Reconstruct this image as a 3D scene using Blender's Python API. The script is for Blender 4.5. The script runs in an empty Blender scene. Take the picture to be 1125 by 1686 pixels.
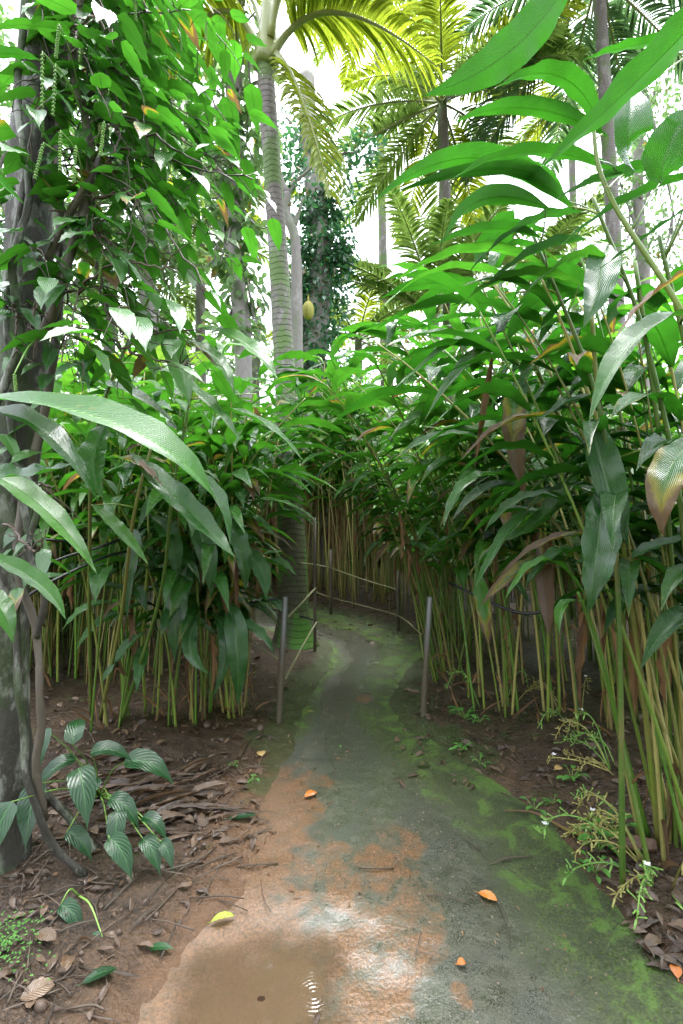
import bpy, math, random
import numpy as np
from mathutils import Vector

C = bpy.context.scene
COL = C.collection
R = math.radians
rs = np.random.RandomState(7)
random.seed(7)

# ------------------------------------------------------------------ camera
F = 800.0; CX, CY = 562.5, 843.0; H0 = 1.5
cam_d = bpy.data.cameras.new('camera'); cam = bpy.data.objects.new('camera', cam_d); COL.objects.link(cam)
cam.location = (0, 0, H0); cam.rotation_euler = (R(90), 0, 0)
cam_d.sensor_fit = 'VERTICAL'; cam_d.sensor_height = 36; cam_d.lens = F/1686*36
cam_d.clip_start = 0.05; cam_d.clip_end = 2000
C.camera = cam

# ------------------------------------------------------------------ sky, sun, exposure
SUN_EL, SUN_AZ = 74, 8          # azimuth measured from +Y (ahead of the camera) towards +X
w = bpy.data.worlds.new("World"); C.world = w; w.use_nodes = True
wn = w.node_tree.nodes; wl = w.node_tree.links
bg = wn['Background']
sky = wn.new('ShaderNodeTexSky'); sky.sky_type = 'NISHITA'; sky.sun_disc = False
sky.sun_elevation = R(SUN_EL); sky.sun_rotation = R(SUN_AZ)
sky.air_density = 1.0; sky.dust_density = 4.0; sky.ozone_density = 1.0
hs = wn.new('ShaderNodeHueSaturation'); hs.inputs['Saturation'].default_value = 0.08
tn = wn.new('ShaderNodeMix'); tn.data_type = 'RGBA'; tn.blend_type = 'MULTIPLY'; tn.inputs[0].default_value = 1; tn.inputs[7].default_value = (.93, .95, 1.05, 1)
wl.new(sky.outputs[0], hs.inputs['Color']); wl.new(hs.outputs[0], tn.inputs[6]); wl.new(tn.outputs[2], bg.inputs['Color'])
bg.inputs['Strength'].default_value = 0.15
sd = bpy.data.lights.new('sun', 'SUN'); sd.energy = 1.0; sd.angle = R(40); sd.color = (1.0, .95, .86)
sun = bpy.data.objects.new('sun', sd); COL.objects.link(sun)
dv = Vector((math.sin(R(SUN_AZ))*math.cos(R(SUN_EL)), math.cos(R(SUN_AZ))*math.cos(R(SUN_EL)), math.sin(R(SUN_EL))))
sun.rotation_euler = dv.to_track_quat('Z', 'Y').to_euler(); sun.location = (0, 0, 30)
C.view_settings.view_transform = 'Standard'; C.view_settings.look = 'None'
C.view_settings.exposure = 2.95; C.view_settings.gamma = 1
C.render.engine = 'CYCLES'
C.cycles.max_bounces = 10; C.cycles.diffuse_bounces = 8; C.cycles.glossy_bounces = 3; C.cycles.transmission_bounces = 6
C.cycles.transparent_max_bounces = 4; C.cycles.caustics_reflective = False; C.cycles.caustics_refractive = False
C.cycles.sample_clamp_indirect = 6
C.cycles.use_denoising = True

# ------------------------------------------------------------------ helpers
def P(px, py, d): return np.array([(px-CX)/F*d, d, H0-(py-CY)/F*d])
def G(px, py, z=0.0):
    d = F*(H0-z)/(py-CY); p = P(px, py, d); return p
def nrm(v):
    v = np.asarray(v, float); n = np.linalg.norm(v, axis=-1, keepdims=True); return v/np.maximum(n, 1e-9)
_T = rs.rand(64, 64, 64).astype(np.float32)
def vnoise(x, y, z=0.0):
    x = np.asarray(x, float); y = np.asarray(y, float); z = np.zeros_like(x)+z
    xi, yi, zi = np.floor(x).astype(int), np.floor(y).astype(int), np.floor(z).astype(int)
    fx, fy, fz = x-xi, y-yi, z-zi
    fx, fy, fz = [f*f*(3-2*f) for f in (fx, fy, fz)]
    def g(a, b, c): return _T[(xi+a) & 63, (yi+b) & 63, (zi+c) & 63]
    r = 0
    for a in (0, 1):
        for b in (0, 1):
            for c in (0, 1):
                r = r + g(a, b, c)*(fx if a else 1-fx)*(fy if b else 1-fy)*(fz if c else 1-fz)
    return r*2-1
def fbm(x, y, s, o=4, z=0.0):
    r = 0; a = 1.0; t = 0
    for i in range(o):
        r = r+a*vnoise(x*s+i*13.7, y*s+i*7.1, z+i*3.3); t += a; a *= .5; s *= 2.1
    return r/t

class MB:
    def __init__(s): s.V = []; s.Fc = []; s.U = []; s.D = []; s.n = 0
    def add(s, V, Q, U=None, D=None):
        V = np.asarray(V, float).reshape(-1, 3); k = len(V)
        s.V.append(V); s.Fc.append(np.asarray(Q, int).reshape(-1, 4)+s.n)
        s.U.append(np.zeros((k, 2)) if U is None else np.asarray(U, float).reshape(-1, 2))
        s.D.append(np.full((k, 3), .5) if D is None else np.broadcast_to(np.asarray(D, float), (k, 3)))
        s.n += k
    def build(s, name, mat, parent=None, origin=None, smooth=True):
        V = np.concatenate(s.V); Q = np.concatenate(s.Fc); U = np.concatenate(s.U); D = np.concatenate(s.D)
        if origin is not None: V = V-np.asarray(origin)
        me = bpy.data.meshes.new(name)
        me.vertices.add(len(V)); me.vertices.foreach_set('co', V.astype(np.float32).ravel())
        me.loops.add(Q.size); me.loops.foreach_set('vertex_index', Q.astype(np.int32).ravel())
        me.polygons.add(len(Q)); me.polygons.foreach_set('loop_start', np.arange(0, Q.size, 4, dtype=np.int32))
        me.update(calc_edges=True)
        me.polygons.foreach_set('use_smooth', np.full(len(Q), smooth))
        uv = me.uv_layers.new(name='UVMap'); uv.data.foreach_set('uv', U[Q.ravel()].astype(np.float32).ravel())
        ca = me.color_attributes.new('data', 'FLOAT_COLOR', 'POINT')
        ca.data.foreach_set('color', np.concatenate([D, np.ones((len(D), 1))], 1).astype(np.float32).ravel())
        if mat is not None: me.materials.append(mat)
        o = bpy.data.objects.new(name, me); COL.objects.link(o)
        if parent is not None: o.parent = parent
        return o

def grid_quads(n, m):
    i, j = np.meshgrid(np.arange(n-1), np.arange(m-1), indexing='ij')
    a = (i*m+j).ravel(); return np.stack([a, a+1, a+m+1, a+m], 1)

def tube(mb, pts, rad, sides=8, D=(.5, .5, .5), lump=0.0, cap=True, vs=1.0):
    pts = np.asarray(pts, float); n = len(pts); rad = np.broadcast_to(np.asarray(rad, float), (n,)).copy()
    T = nrm(np.gradient(pts, axis=0))
    ref = np.array([0, 0, 1.]) if abs(T[0][2]) < .9 else np.array([1., 0, 0])
    u = nrm(np.cross(T[0], ref)); us = []
    for i in range(n):
        u = nrm(u-T[i]*np.dot(u, T[i])); us.append(u)
    us = np.array(us); vs_ = np.cross(T, us)
    a = np.linspace(0, 2*np.pi, sides+1)
    rr = rad[:, None]*np.ones(sides+1)
    if lump:
        k = rs.rand()*50
        L_ = np.concatenate([[0], np.cumsum(np.linalg.norm(np.diff(pts, axis=0), axis=1))])
        rr = rr*(1+lump*vnoise(np.cos(a)[None]*1.7+k, np.sin(a)[None]*1.7+k, L_[:, None]*3.0/max(rad.max()*8, .05)+k))
    V = pts[:, None]+us[:, None]*(np.cos(a)[None, :, None]*rr[..., None])+vs_[:, None]*(np.sin(a)[None, :, None]*rr[..., None])
    L = np.concatenate([[0], np.cumsum(np.linalg.norm(np.diff(pts, axis=0), axis=1))])*vs
    U = np.stack([np.broadcast_to(a/(2*np.pi), (n, sides+1)), np.broadcast_to(L[:, None], (n, sides+1))], -1)
    if cap:
        V = np.concatenate([pts[:1, None]+0*V[:1], V, pts[-1:, None]+0*V[-1:]]); V[0] += (V[1]-V[0])*.02; V[-1] += (V[-2]-V[-1])*.02
        U = np.concatenate([U[:1], U, U[-1:]]); n += 2
    mb.add(V, grid_quads(n, sides+1), U, D)

def smooth_line(pts, n=24):
    pts = np.asarray(pts, float); k = len(pts)
    e = np.concatenate([[2*pts[0]-pts[1]], pts, [2*pts[-1]-pts[-2]]])
    out = []
    for t in np.linspace(0, k-1-1e-6, n):
        i = int(t); f = t-i; a, b, c, d = e[i:i+4]
        out.append(.5*((2*b)+(-a+c)*f+(2*a-5*b+4*c-d)*f*f+(-a+3*b-3*c+d)*f**3))
    return np.array(out)

PROF = {
 'card': ([0, .04, .14, .34, .6, .8, .92, 1], [.10, .22, .62, 1, .92, .56, .2, .008]),
 'pepper': ([0, .03, .1, .28, .5, .7, .84, .92, 1], [.12, .6, .88, 1, .9, .6, .25, .09, .01]),
 'leaflet': ([0, .08, .5, .8, 1], [.45, 1, .85, .5, .03]),
 'banana': ([0, .04, .15, .5, .85, .96, 1], [.08, .55, .95, 1, .8, .4, .05]),
 'oval': ([0, .1, .3, .55, .8, .95, 1], [.06, .45, .9, 1, .7, .25, .02]),
}
def leaves(mb, P0, P1, P2, W, N, prof='card', n=9, m=5, fold=.3, ripple=.0, tint=.5, dry=0., twist=0., curl=0.):
    P0, P1, P2 = [np.atleast_2d(np.asarray(p, float)) for p in (P0, P1, P2)]
    K = len(P0); N = np.broadcast_to(np.asarray(N, float), (K, 3))
    W, fold, ripple, tint, dry, twist, curl = [np.broadcast_to(np.asarray(q, float), (K,)) for q in (W, fold, ripple, tint, dry, twist, curl)]
    t = np.linspace(0, 1, n); tt = t[None, :, None]
    S = (1-tt)**2*P0[:, None]+2*tt*(1-tt)*P1[:, None]+tt**2*P2[:, None]
    T = nrm(2*(1-tt)*(P1-P0)[:, None]+2*tt*(P2-P1)[:, None]+1e-6)
    side = nrm(np.cross(T, N[:, None]+0*T)); no = np.cross(side, T)
    tw = twist[:, None, None]*(.4+.6*tt)
    side, no = side*np.cos(tw)+no*np.sin(tw), no*np.cos(tw)-side*np.sin(tw)
    wp = np.interp(t, *PROF[prof])
    c = np.linspace(-1, 1, m)
    ww = (W[:, None]*.5*wp[None])[:, :, None]
    ac = np.abs(c)[None, None]
    fo = fold[:, None, None]
    off_s = ww*c[None, None]*np.cos(fo*ac*1.0)
    ph = rs.rand(K)*6.28; sg = np.where(c > 0, 1.7, 0.)
    rip = ripple[:, None, None]*np.sin(t[None, :, None]*(22+ph[:, None, None]*2)+ph[:, None, None]+sg[None, None])*ac**2
    off_n = ww*(ac*np.sin(fo)-curl[:, None, None]*ac**2)+W[:, None, None]*.5*rip*(wp[None, :, None]**.4)
    V = S[:, :, None]+side[:, :, None]*off_s[..., None]+no[:, :, None]*off_n[..., None]
    U = np.stack([np.broadcast_to((c*.5+.5)[None, None], (K, n, m)), np.broadcast_to(t[None, :, None], (K, n, m))], -1)
    D = np.stack([np.broadcast_to(q[:, None, None], (K, n, m)) for q in (tint, dry, rs.rand(K))], -1).reshape(-1, 3)
    g = grid_quads(n, m); Q = (g[None]+(np.arange(K)*n*m)[:, None, None]).reshape(-1, 4)
    mb.V.append(V.reshape(-1, 3)); mb.Fc.append(Q+mb.n); mb.U.append(U.reshape(-1, 2)); mb.D.append(D); mb.n += K*n*m

def empty(name, loc, label=None, cat=None, group=None, rz=0):
    o = bpy.data.objects.new(name, None); COL.objects.link(o); o.location = tuple(loc); o.rotation_euler = (0, 0, rz)
    o.empty_display_size = .1
    if label: tag(o, label, cat, group)
    return o
def tag(o, label=None, cat=None, group=None, kind=None):
    if label: o['label'] = label
    if cat: o['category'] = cat
    if group: o['group'] = group
    if kind: o['kind'] = kind
    return o
def copy_tree(o, parent=None):
    c = o.copy(); COL.objects.link(c); c.parent = parent
    for ch in o.children: copy_tree(ch, c)
    return c

# ------------------------------------------------------------------ materials
class NT:
    def __init__(s, name):
        s.m = bpy.data.materials.new(name); s.m.use_nodes = True; s.t = s.m.node_tree
        s.t.nodes.clear(); s.out = s.t.nodes.new('ShaderNodeOutputMaterial')
    def n(s, ty, **kw):
        nd = s.t.nodes.new(ty)
        for k, v in kw.items(): setattr(nd, k, v)
        return nd
    def put(s, sock, v):
        if hasattr(v, 'is_output') or isinstance(v, bpy.types.NodeSocket): s.t.links.new(v, sock)
        else:
            if sock.type == 'RGBA' and len(v) == 3: v = (*v, 1)
            sock.default_value = v
    def math(s, op, a, b=0.0, c=None, clamp=False):
        nd = s.n('ShaderNodeMath', operation=op, use_clamp=clamp); s.put(nd.inputs[0], a); s.put(nd.inputs[1], b)
        if c is not None: s.put(nd.inputs[2], c)
        return nd.outputs[0]
    def mix(s, f, a, b, mode='MIX'):
        nd = s.n('ShaderNodeMix', data_type='RGBA', blend_type=mode); nd.clamp_factor = True
        s.put(nd.inputs[0], f); s.put(nd.inputs[6], a); s.put(nd.inputs[7], b); return nd.outputs[2]
    def ramp(s, v, a, b, lo=0., hi=1.):
        nd = s.n('ShaderNodeMapRange', interpolation_type='SMOOTHSTEP'); s.put(nd.inputs[0], v)
        nd.inputs[1].default_value = a; nd.inputs[2].default_value = b; nd.inputs[3].default_value = lo; nd.inputs[4].default_value = hi
        return nd.outputs[0]
    def noise(s, scale, detail=4, rough=.55, vec=None, dist=0.):
        nd = s.n('ShaderNodeTexNoise'); nd.inputs['Scale'].default_value = scale; nd.inputs['Detail'].default_value = detail
        nd.inputs['Roughness'].default_value = rough; nd.inputs['Distortion'].default_value = dist
        if vec is not None: s.put(nd.inputs['Vector'], vec)
        return nd.outputs[0]
    def coord(s, scale=None):
        o = s.n('ShaderNodeTexCoord').outputs['Object']
        if scale is None: return o
        mp = s.n('ShaderNodeMapping'); s.put(mp.inputs[0], o); mp.inputs['Scale'].default_value = scale; return mp.outputs[0]
    def uv(s):
        u = s.n('ShaderNodeUVMap'); sp = s.n('ShaderNodeSeparateXYZ'); s.put(sp.inputs[0], u.outputs[0]); return sp.outputs[0], sp.outputs[1], u.outputs[0]
    def data(s):
        a = s.n('ShaderNodeAttribute', attribute_name='data'); sp = s.n('ShaderNodeSeparateXYZ'); s.put(sp.inputs[0], a.outputs['Vector']); return sp.outputs
    def bump(s, h, strength=.3, dist=.01, prev=None):
        nd = s.n('ShaderNodeBump'); s.put(nd.inputs['Height'], h); nd.inputs['Strength'].default_value = strength
        nd.inputs['Distance'].default_value = dist
        if prev is not None: s.put(nd.inputs['Normal'], prev)
        return nd.outputs[0]
    def pr(s, col, rough, normal=None, spec=.5, **kw):
        nd = s.n('ShaderNodeBsdfPrincipled'); s.put(nd.inputs['Base Color'], col); s.put(nd.inputs['Roughness'], rough)
        s.put(nd.inputs['Specular IOR Level'], spec)
        if normal is not None: s.put(nd.inputs['Normal'], normal)
        for k, v in kw.items(): s.put(nd.inputs[k], v)
        return nd.outputs[0]
    def done(s, sh): s.t.links.new(sh, s.out.inputs[0]); return s.m

def leaf_mat(name, dark, light, trans, veins=55, slope=.35, vs=.5, rough=.28, tf=.38, rib=(.25, .42, .12), dryc=(.23, .13, .055), midw=.045, wet=True, vdist=.004):
    t = NT(name); u, v, uvv = t.uv(); tint, dry, rnd = t.data()[:3]
    a = t.math('ABSOLUTE', t.math('MULTIPLY_ADD', u, 2., -1.))
    co = t.coord(); n1 = t.noise(9, 4, .6, co); n2 = t.noise(60, 3, .6, co)
    ph = t.math('MULTIPLY_ADD', a, -slope, v)
    sn = t.math('SINE', t.math('MULTIPLY', ph, veins*6.283))
    base = t.mix(t.math('ADD', tint, t.math('MULTIPLY_ADD', n1, .5, -.25), clamp=True), dark, light)
    bf0 = t.n('ShaderNodeNewGeometry').outputs['Backfacing']
    base = t.mix(t.math('MULTIPLY', t.ramp(sn, .3, 1.), t.math('MULTIPLY_ADD', bf0, -.2, .28)), base, light)
    ribm = t.ramp(a, midw*.5, midw, 1., 0.)
    base = t.mix(t.math('MULTIPLY', ribm, .8), base, rib)
    # drying from tip and margins
    dk = t.math('ADD', t.math('MULTIPLY', v, .75), t.math('MULTIPLY', a, .28))
    dk = t.math('ADD', dk, t.math('MULTIPLY_ADD', n1, .5, -.25))
    dk = t.math('ADD', dk, t.math('MULTIPLY', sn, .02))
    th = t.math('SUBTRACT', t.math('MULTIPLY_ADD', dry, 1.15, 0.), 1.12)
    dd = t.math('ADD', dk, th)
    yel = t.ramp(dd, -.16, .02); brn = t.ramp(dd, -.02, .1)
    yel = t.math('MULTIPLY', yel, t.ramp(dry, .02, .1)); brn = t.math('MULTIPLY', brn, t.ramp(dry, .02, .1))
    base = t.mix(t.math('MULTIPLY', t.ramp(t.noise(45, 2, .5, co), .70, .76), .6), base, (.20, .17, .04)); base = t.mix(yel, base, (.32, .28, .03)); base = t.mix(brn, base, t.mix(n2, dryc, tuple(c*.45 for c in dryc)))
    tr = t.mix(t.math('MULTIPLY', t.math('ADD', yel, 0.), 1.), t.mix(t.math('MULTIPLY', t.math('ADD', tint, t.ramp(n1, .35, .65)), .5), tuple(c*.4 for c in trans), trans), (.5, .36, .03))
    tr = t.mix(brn, tr, tuple(c*.8 for c in dryc)); tr = t.mix(t.math('MULTIPLY', ribm, .8), tr, tuple(c*.3 for c in trans))
    h = t.math('MULTIPLY', t.math('ADD', t.math('MULTIPLY', sn, .5), t.math('MULTIPLY', n2, .45)), t.math('MULTIPLY_ADD', bf0, -.75, 1.))
    nb = t.bump(h, vs, vdist)
    nb = t.bump(ribm, .5, .006, nb)
    rg = t.math('ADD', t.math('MULTIPLY', brn, .35), t.ramp(n1, .3, .7, rough-.04 if wet else rough, rough+.14))
    bf = t.n('ShaderNodeNewGeometry').outputs['Backfacing']
    base = t.mix(t.math('MULTIPLY', bf, .35), base, light)
    rg = t.math('ADD', rg, t.math('MULTIPLY', bf, .3))
    pb = t.pr(base, rg, nb, spec=t.math('MULTIPLY_ADD', bf, -.6, .8), **({'Coat Weight': t.math('MULTIPLY_ADD', bf, -.6, .6), 'Coat Roughness': .2, 'Coat IOR': 1.7, 'Coat Normal': nb} if wet else {}))
    tl = t.n('ShaderNodeBsdfTranslucent'); t.put(tl.inputs[0], tr); t.put(tl.inputs['Normal'], nb)
    mx = t.n('ShaderNodeMixShader'); mx.inputs[0].default_value = tf; t.put(mx.inputs[1], pb); t.put(mx.inputs[2], tl.outputs[0])
    return t.done(mx.outputs[0])

M = {}
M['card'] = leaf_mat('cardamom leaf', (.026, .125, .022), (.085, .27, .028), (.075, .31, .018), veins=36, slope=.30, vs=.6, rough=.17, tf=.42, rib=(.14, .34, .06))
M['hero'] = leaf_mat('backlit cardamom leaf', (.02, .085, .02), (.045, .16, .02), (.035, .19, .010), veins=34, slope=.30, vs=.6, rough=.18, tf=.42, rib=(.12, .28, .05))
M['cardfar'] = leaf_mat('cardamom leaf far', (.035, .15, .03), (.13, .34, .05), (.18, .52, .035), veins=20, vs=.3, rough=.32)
M['pepper'] = leaf_mat('pepper leaf', (.02, .09, .022), (.07, .22, .03), (.08, .34, .02), veins=6, slope=.8, vs=.35, rough=.33, midw=.05, rib=(.12, .3, .08))
M['seedling'] = leaf_mat('seedling leaf', (.008, .05, .014), (.02, .105, .022), (.05, .26, .02), veins=7, slope=.5, vs=.25, wet=False, rough=.26, midw=.06, rib=(.1, .28, .08))
M['palm'] = leaf_mat('palm leaflet', (.10, .17, .02), (.26, .32, .03), (.34, .44, .03), veins=2, vs=.1, rough=.4, tf=.55, midw=.1, rib=(.3, .35, .08), wet=False)
M['palmg'] = leaf_mat('green palm leaflet', (.05, .12, .03), (.14, .25, .06), (.24, .38, .07), veins=2, vs=.1, rough=.4, tf=.5, midw=.1, rib=(.3, .35, .08), wet=False)
M['palmd'] = leaf_mat('dark palm leaflet', (.02, .06, .03), (.06, .13, .05), (.15, .3, .1), veins=2, vs=.1, rough=.35, tf=.35, midw=.1, rib=(.2, .25, .08), wet=False)
M['banana'] = leaf_mat('banana leaf', (.07, .2, .03), (.16, .38, .05), (.26, .48, .05), veins=50, slope=.05, vs=.4, rough=.35, tf=.5, wet=False)
M['tree'] = leaf_mat('tree leaf', (.03, .10, .03), (.09, .22, .06), (.14,.32,.06), veins=7, vs=.1, rough=.35, tf=.42, wet=False)
M['treeb'] = leaf_mat('pale tree leaf', (.06, .14, .06), (.16, .30, .1), (.24, .42, .13), veins=7, vs=.1, rough=.4, tf=.5, wet=False)
M['ivy'] = leaf_mat('ivy leaf', (.02, .08, .04), (.06, .17, .08), (.12, .4, .12), veins=5, vs=.1, rough=.28, tf=.3)
M['dry'] = leaf_mat('dry leaf', (.13, .07, .03), (.34, .20, .10), (.4, .22, .09), veins=30, slope=.3, vs=.7, rough=.55, tf=.25, rib=(.4, .26, .14), wet=False)
M['litter'] = leaf_mat('fallen leaf', (.045, .026, .016), (.18, .11, .06), (.2, .1, .05), veins=9, slope=.4, vs=.6, rough=.42, tf=.08, rib=(.2, .12, .06), wet=True)
M['fresh'] = leaf_mat('fallen yellow green leaf', (.25, .35, .03), (.45, .5, .04), (.5, .6, .05), veins=8, slope=.4, vs=.5, rough=.3, tf=.2)
M['orange'] = leaf_mat('fallen orange leaf', (.55, .16, .02), (.75, .28, .03), (.8, .3, .03), veins=8, slope=.4, vs=.5, rough=.3, tf=.15, rib=(.4, .12, .03))
M['tan'] = leaf_mat('fallen tan leaf', (.55, .36, .12), (.75, .52, .2), (.8, .6, .2), veins=8, slope=.4, vs=.5, rough=.4, tf=.15, rib=(.4, .25, .1))
M['weed'] = leaf_mat('weed leaf', (.05, .2, .03), (.14, .42, .06), (.25, .75, .06), veins=6, slope=.5, vs=.4, rough=.35, tf=.35, wet=False)

def stem_mat(name, lo, hi, brown, amt=.5, rough=.38):
    t = NT(name); u, v, uvv = t.uv(); tint, dry, rnd = t.data()[:3]; co = t.coord((1, 1, .25))
    n1 = t.noise(14, 4, .6, co); n2 = t.noise(90, 3, .6, t.coord((1, 1, .08)))
    c = t.mix(t.math('ADD', tint, t.math('MULTIPLY_ADD', n1, .9, -.45), clamp=True), lo, hi)
    # pale nodes every 14 cm and papery brown sheath remains
    nd = t.math('FRACT', t.math('MULTIPLY_ADD', v, 7., rnd)); node = t.ramp(nd, .0, .06, 1., 0.)
    c = t.mix(t.math('MULTIPLY', node, .5), c, brown)
    sh = t.ramp(t.math('ADD', n1, t.math('MULTIPLY_ADD', dry, .6, -.3)), .62, .72)
    c = t.mix(t.math('MULTIPLY', sh, amt), c, brown)
    c = t.mix(t.math('MULTIPLY', n2, .3), c, tuple(q*.6 for q in lo))
    return t.done(t.pr(c, t.ramp(n1, .3, .7, rough-.1, rough+.1), t.bump(t.math('ADD', n2, node), .4, .003)))
M['cane'] = stem_mat('cane', (.06, .13, .018), (.25, .32, .05), (.2, .14, .06))
M['canedry'] = stem_mat('old cane', (.22, .21, .05), (.48, .43, .15), (.28, .19, .09), .8)
M['canegreen'] = stem_mat('young cane', (.07, .18, .02), (.18, .34, .04), (.22, .2, .06), .3)
M['petiole'] = stem_mat('palm petiole', (.16, .2, .07), (.3, .34, .12), (.2, .14, .06), .2)
M['vine'] = stem_mat('vine stem', (.05, .042, .032), (.17, .145, .11), (.10, .09, .04), .4, .6)
M['twig'] = stem_mat('twig', (.04, .03, .02), (.12, .085, .06), (.05, .07, .03), .5, .6)
M['spike'] = stem_mat('green spike', (.12, .28, .05), (.28, .48, .1), (.2, .3, .08), .3)

def bark_mat(name, a, b, lichen, moss, ring=0., lam=.5, mm=.4, sc=1.):
    t = NT(name); u, v, uvv = t.uv(); co = t.coord((1, 1, .45))
    n1 = t.noise(5*sc, 5, .65, co); n2 = t.noise(28*sc, 5, .7, co); n3 = t.noise(2.4*sc, 3, .6, t.coord((1, 1, .5))); n4 = t.noise(90*sc, 3, .6, co)
    c = t.mix(n2, a, b)
    c = t.mix(t.math('MULTIPLY', t.ramp(n1, .5, .62), lam), c, lichen)
    c = t.mix(t.math('MULTIPLY', t.ramp(t.math('MULTIPLY_ADD', n4, .25, n3), .60, .72), mm), c, moss)
    h = t.math('ADD', n2, t.math('MULTIPLY', n4, .4))
    if ring:
        w_ = t.math('FRACT', t.math('ADD', t.math('MULTIPLY', v, ring), t.math('MULTIPLY', t.math('ADD', n1, n3), 1.2)))
        rg = t.math('MULTIPLY', t.ramp(w_, .0, .16, 1., 0.), t.ramp(n2, .35, .6, .3, 1.))
        c = t.mix(t.math('MULTIPLY', rg, .6), c, tuple(q*.35 for q in a)); h = t.math('ADD', h, t.math('MULTIPLY', rg, -1.2))
    return t.done(t.pr(c, .62, t.bump(h, .8, .012), spec=.35))
M['bark'] = bark_mat('lichen bark', (.022, .02, .016), (.10, .095, .08), (.30, .31, .27), (.045, .085, .02), lam=.8, mm=.6, sc=2.)
M['palmbark'] = bark_mat('ringed palm bark', (.07, .062, .055), (.22, .20, .18), (.34, .33, .32), (.08, .17, .02), ring=16, lam=.4, mm=.75, sc=1.2)
M['palmbase'] = bark_mat('mossy palm foot', (.05, .05, .03), (.13, .13, .075), (.12, .18, .06), (.08, .22, .03), ring=16, lam=.5, mm=.95, sc=1.)
M['greybark'] = bark_mat('grey bark', (.13, .12, .11), (.3, .28, .26), (.42, .42, .4), (.12, .18, .06), lam=.4, mm=.3)

t = NT('galvanised steel post'); n1 = t.noise(12, 4, .6, t.coord((1, 1, .4))); n2 = t.noise(70, 3)
tc = t.n('ShaderNodeSeparateXYZ'); t.put(tc.inputs[0], t.coord())
low = t.ramp(t.math('MULTIPLY_ADD', n1, -.3, tc.outputs[2]), .2, .65, 1., 0.)
c = t.mix(n1, (.16, .17, .17), (.34, .36, .36)); c = t.mix(t.math('MULTIPLY', low, .9), c, t.mix(n2, (.05, .035, .018), (.11, .085, .04)))
M['post'] = t.done(t.pr(c, t.ramp(n2, .3, .7, .28, .5), t.bump(n2, .2, .002), Metallic=t.math('MULTIPLY', t.math('SUBTRACT', 1., low), .6)))
def simple(name, a, b, rough=.6, sc=40, bs=.3, spec=.4, vec=None):
    t = NT(name); n = t.noise(sc, 4, .6, t.coord(vec)); return t.done(t.pr(t.mix(n, a, b), rough, t.bump(n, bs, .004), spec=spec))
M['rope'] = simple('yellowed rope', (.12, .12, .06), (.26, .26, .14), .8, 120)
M['pipe'] = simple('black hose', (.008, .008, .01), (.02, .02, .022), .25, 30, .1)
M['darkpole'] = simple('dark wet pole', (.05, .04, .03), (.14, .12, .08), .5, 30, .4, vec=(1, 1, .2))
M['jack'] = simple('jackfruit rind', (.18, .2, .03), (.42, .38, .08), .6, 60, .9)
M['petal'] = simple('white petal', (.75, .72, .78), (.85, .84, .88), .5, 30, .1)
M['pebble'] = simple('pebble', (.04, .025, .018), (.13, .09, .065), .5, 8, .5)
M['grit'] = simple('grit', (.06, .045, .03), (.34, .26, .18), .5, 300, .3)
M['mossleaf'] = leaf_mat('moss', (.03, .06, .012), (.12, .2, .03), (.1, .2, .03), veins=2, vs=.1, rough=.6, tf=.3, wet=False)
M['log'] = simple('rotting wood', (.06, .035, .025), (.2, .12, .08), .6, 25, .9, vec=(.15, 1, 1))

t = NT('wet earth'); co = t.coord()
n1 = t.noise(1.3, 5, .6, co); n2 = t.noise(11, 6, .7, co); n3 = t.noise(70, 4, .7, co); n4 = t.noise(3.1, 4, .6, co)
red, mo, wt = t.data()[:3]
c = t.mix(t.ramp(n2, .32, .68), (.014, .009, .005), (.07, .044, .025))
c = t.mix(t.ramp(n3, .45, .75), c, (.13, .08, .048))
c = t.mix(t.math('MULTIPLY', red, t.ramp(n2, .25, .75, .45, 1.)), c, t.mix(n3, (.06, .036, .020), (.18, .10, .052)))
c = t.mix(t.math('MULTIPLY', t.ramp(t.math('ADD', n4, t.math('MULTIPLY', mo, .35)), .62, .74), .7), c, t.mix(n3, (.022, .038, .012), (.06, .09, .022)))
b1 = t.bump(t.math('ADD', n2, t.math('MULTIPLY', n3, .35)), .9, .035)
M['soil'] = t.done(t.pr(c, t.ramp(t.math('SUBTRACT', n1, t.math('MULTIPLY', wt, .35)), .2, .6, .18, .5), b1, spec=.5))

t = NT('mossy wet concrete'); co = t.coord()
moss, dirt, wet = t.data()[:3]
n1 = t.noise(2.2, 5, .62, co); n2 = t.noise(13, 6, .68, co); n3 = t.noise(95, 4, .7, co); n5 = t.noise(5.5, 6, .7, co, .6); n6 = t.noise(240, 2, .6, co)
c = t.mix(t.ramp(n2, .3, .7), (.028, .034, .019), (.08, .085, .058))
c = t.mix(t.ramp(n5, .42, .62, 0, .75), c, (.045, .052, .042))
c = t.mix(t.ramp(n6, .48, .62, 0, .7), c, (.13, .122, .10))
c = t.mix(t.ramp(t.noise(38, 5, .75, co), .56, .66, 0, .55), c, (.03, .03, .022))
dm = t.ramp(t.math('ADD', t.math('MULTIPLY_ADD', n5, 1.15, t.math('MULTIPLY', n2, .6)), t.math('MULTIPLY', dirt, .48)), 1.18, 1.46)
dm = t.math('MULTIPLY', dm, t.ramp(n2, .25, .6, .55, 1.))
c = t.mix(dm, c, t.mix(t.ramp(n3, .3, .7), (.07, .042, .022), (.20, .11, .055)))
mm_ = t.ramp(t.math('ADD', t.math('MULTIPLY_ADD', n1, .45, t.math('MULTIPLY', n2, .35)), t.math('MULTIPLY', moss, .62)), .66, .98)
c = t.mix(t.math('MULTIPLY', mm_, .93), c, t.mix(t.ramp(t.math('ADD', n3, t.math('MULTIPLY_ADD', n5, .8, -.4)), .35, .7), (.026, .038, .012), (.075, .105, .026)))
br = t.ramp(t.math('ADD', n5, t.math('MULTIPLY', moss, .22)), .70, .78)
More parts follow.
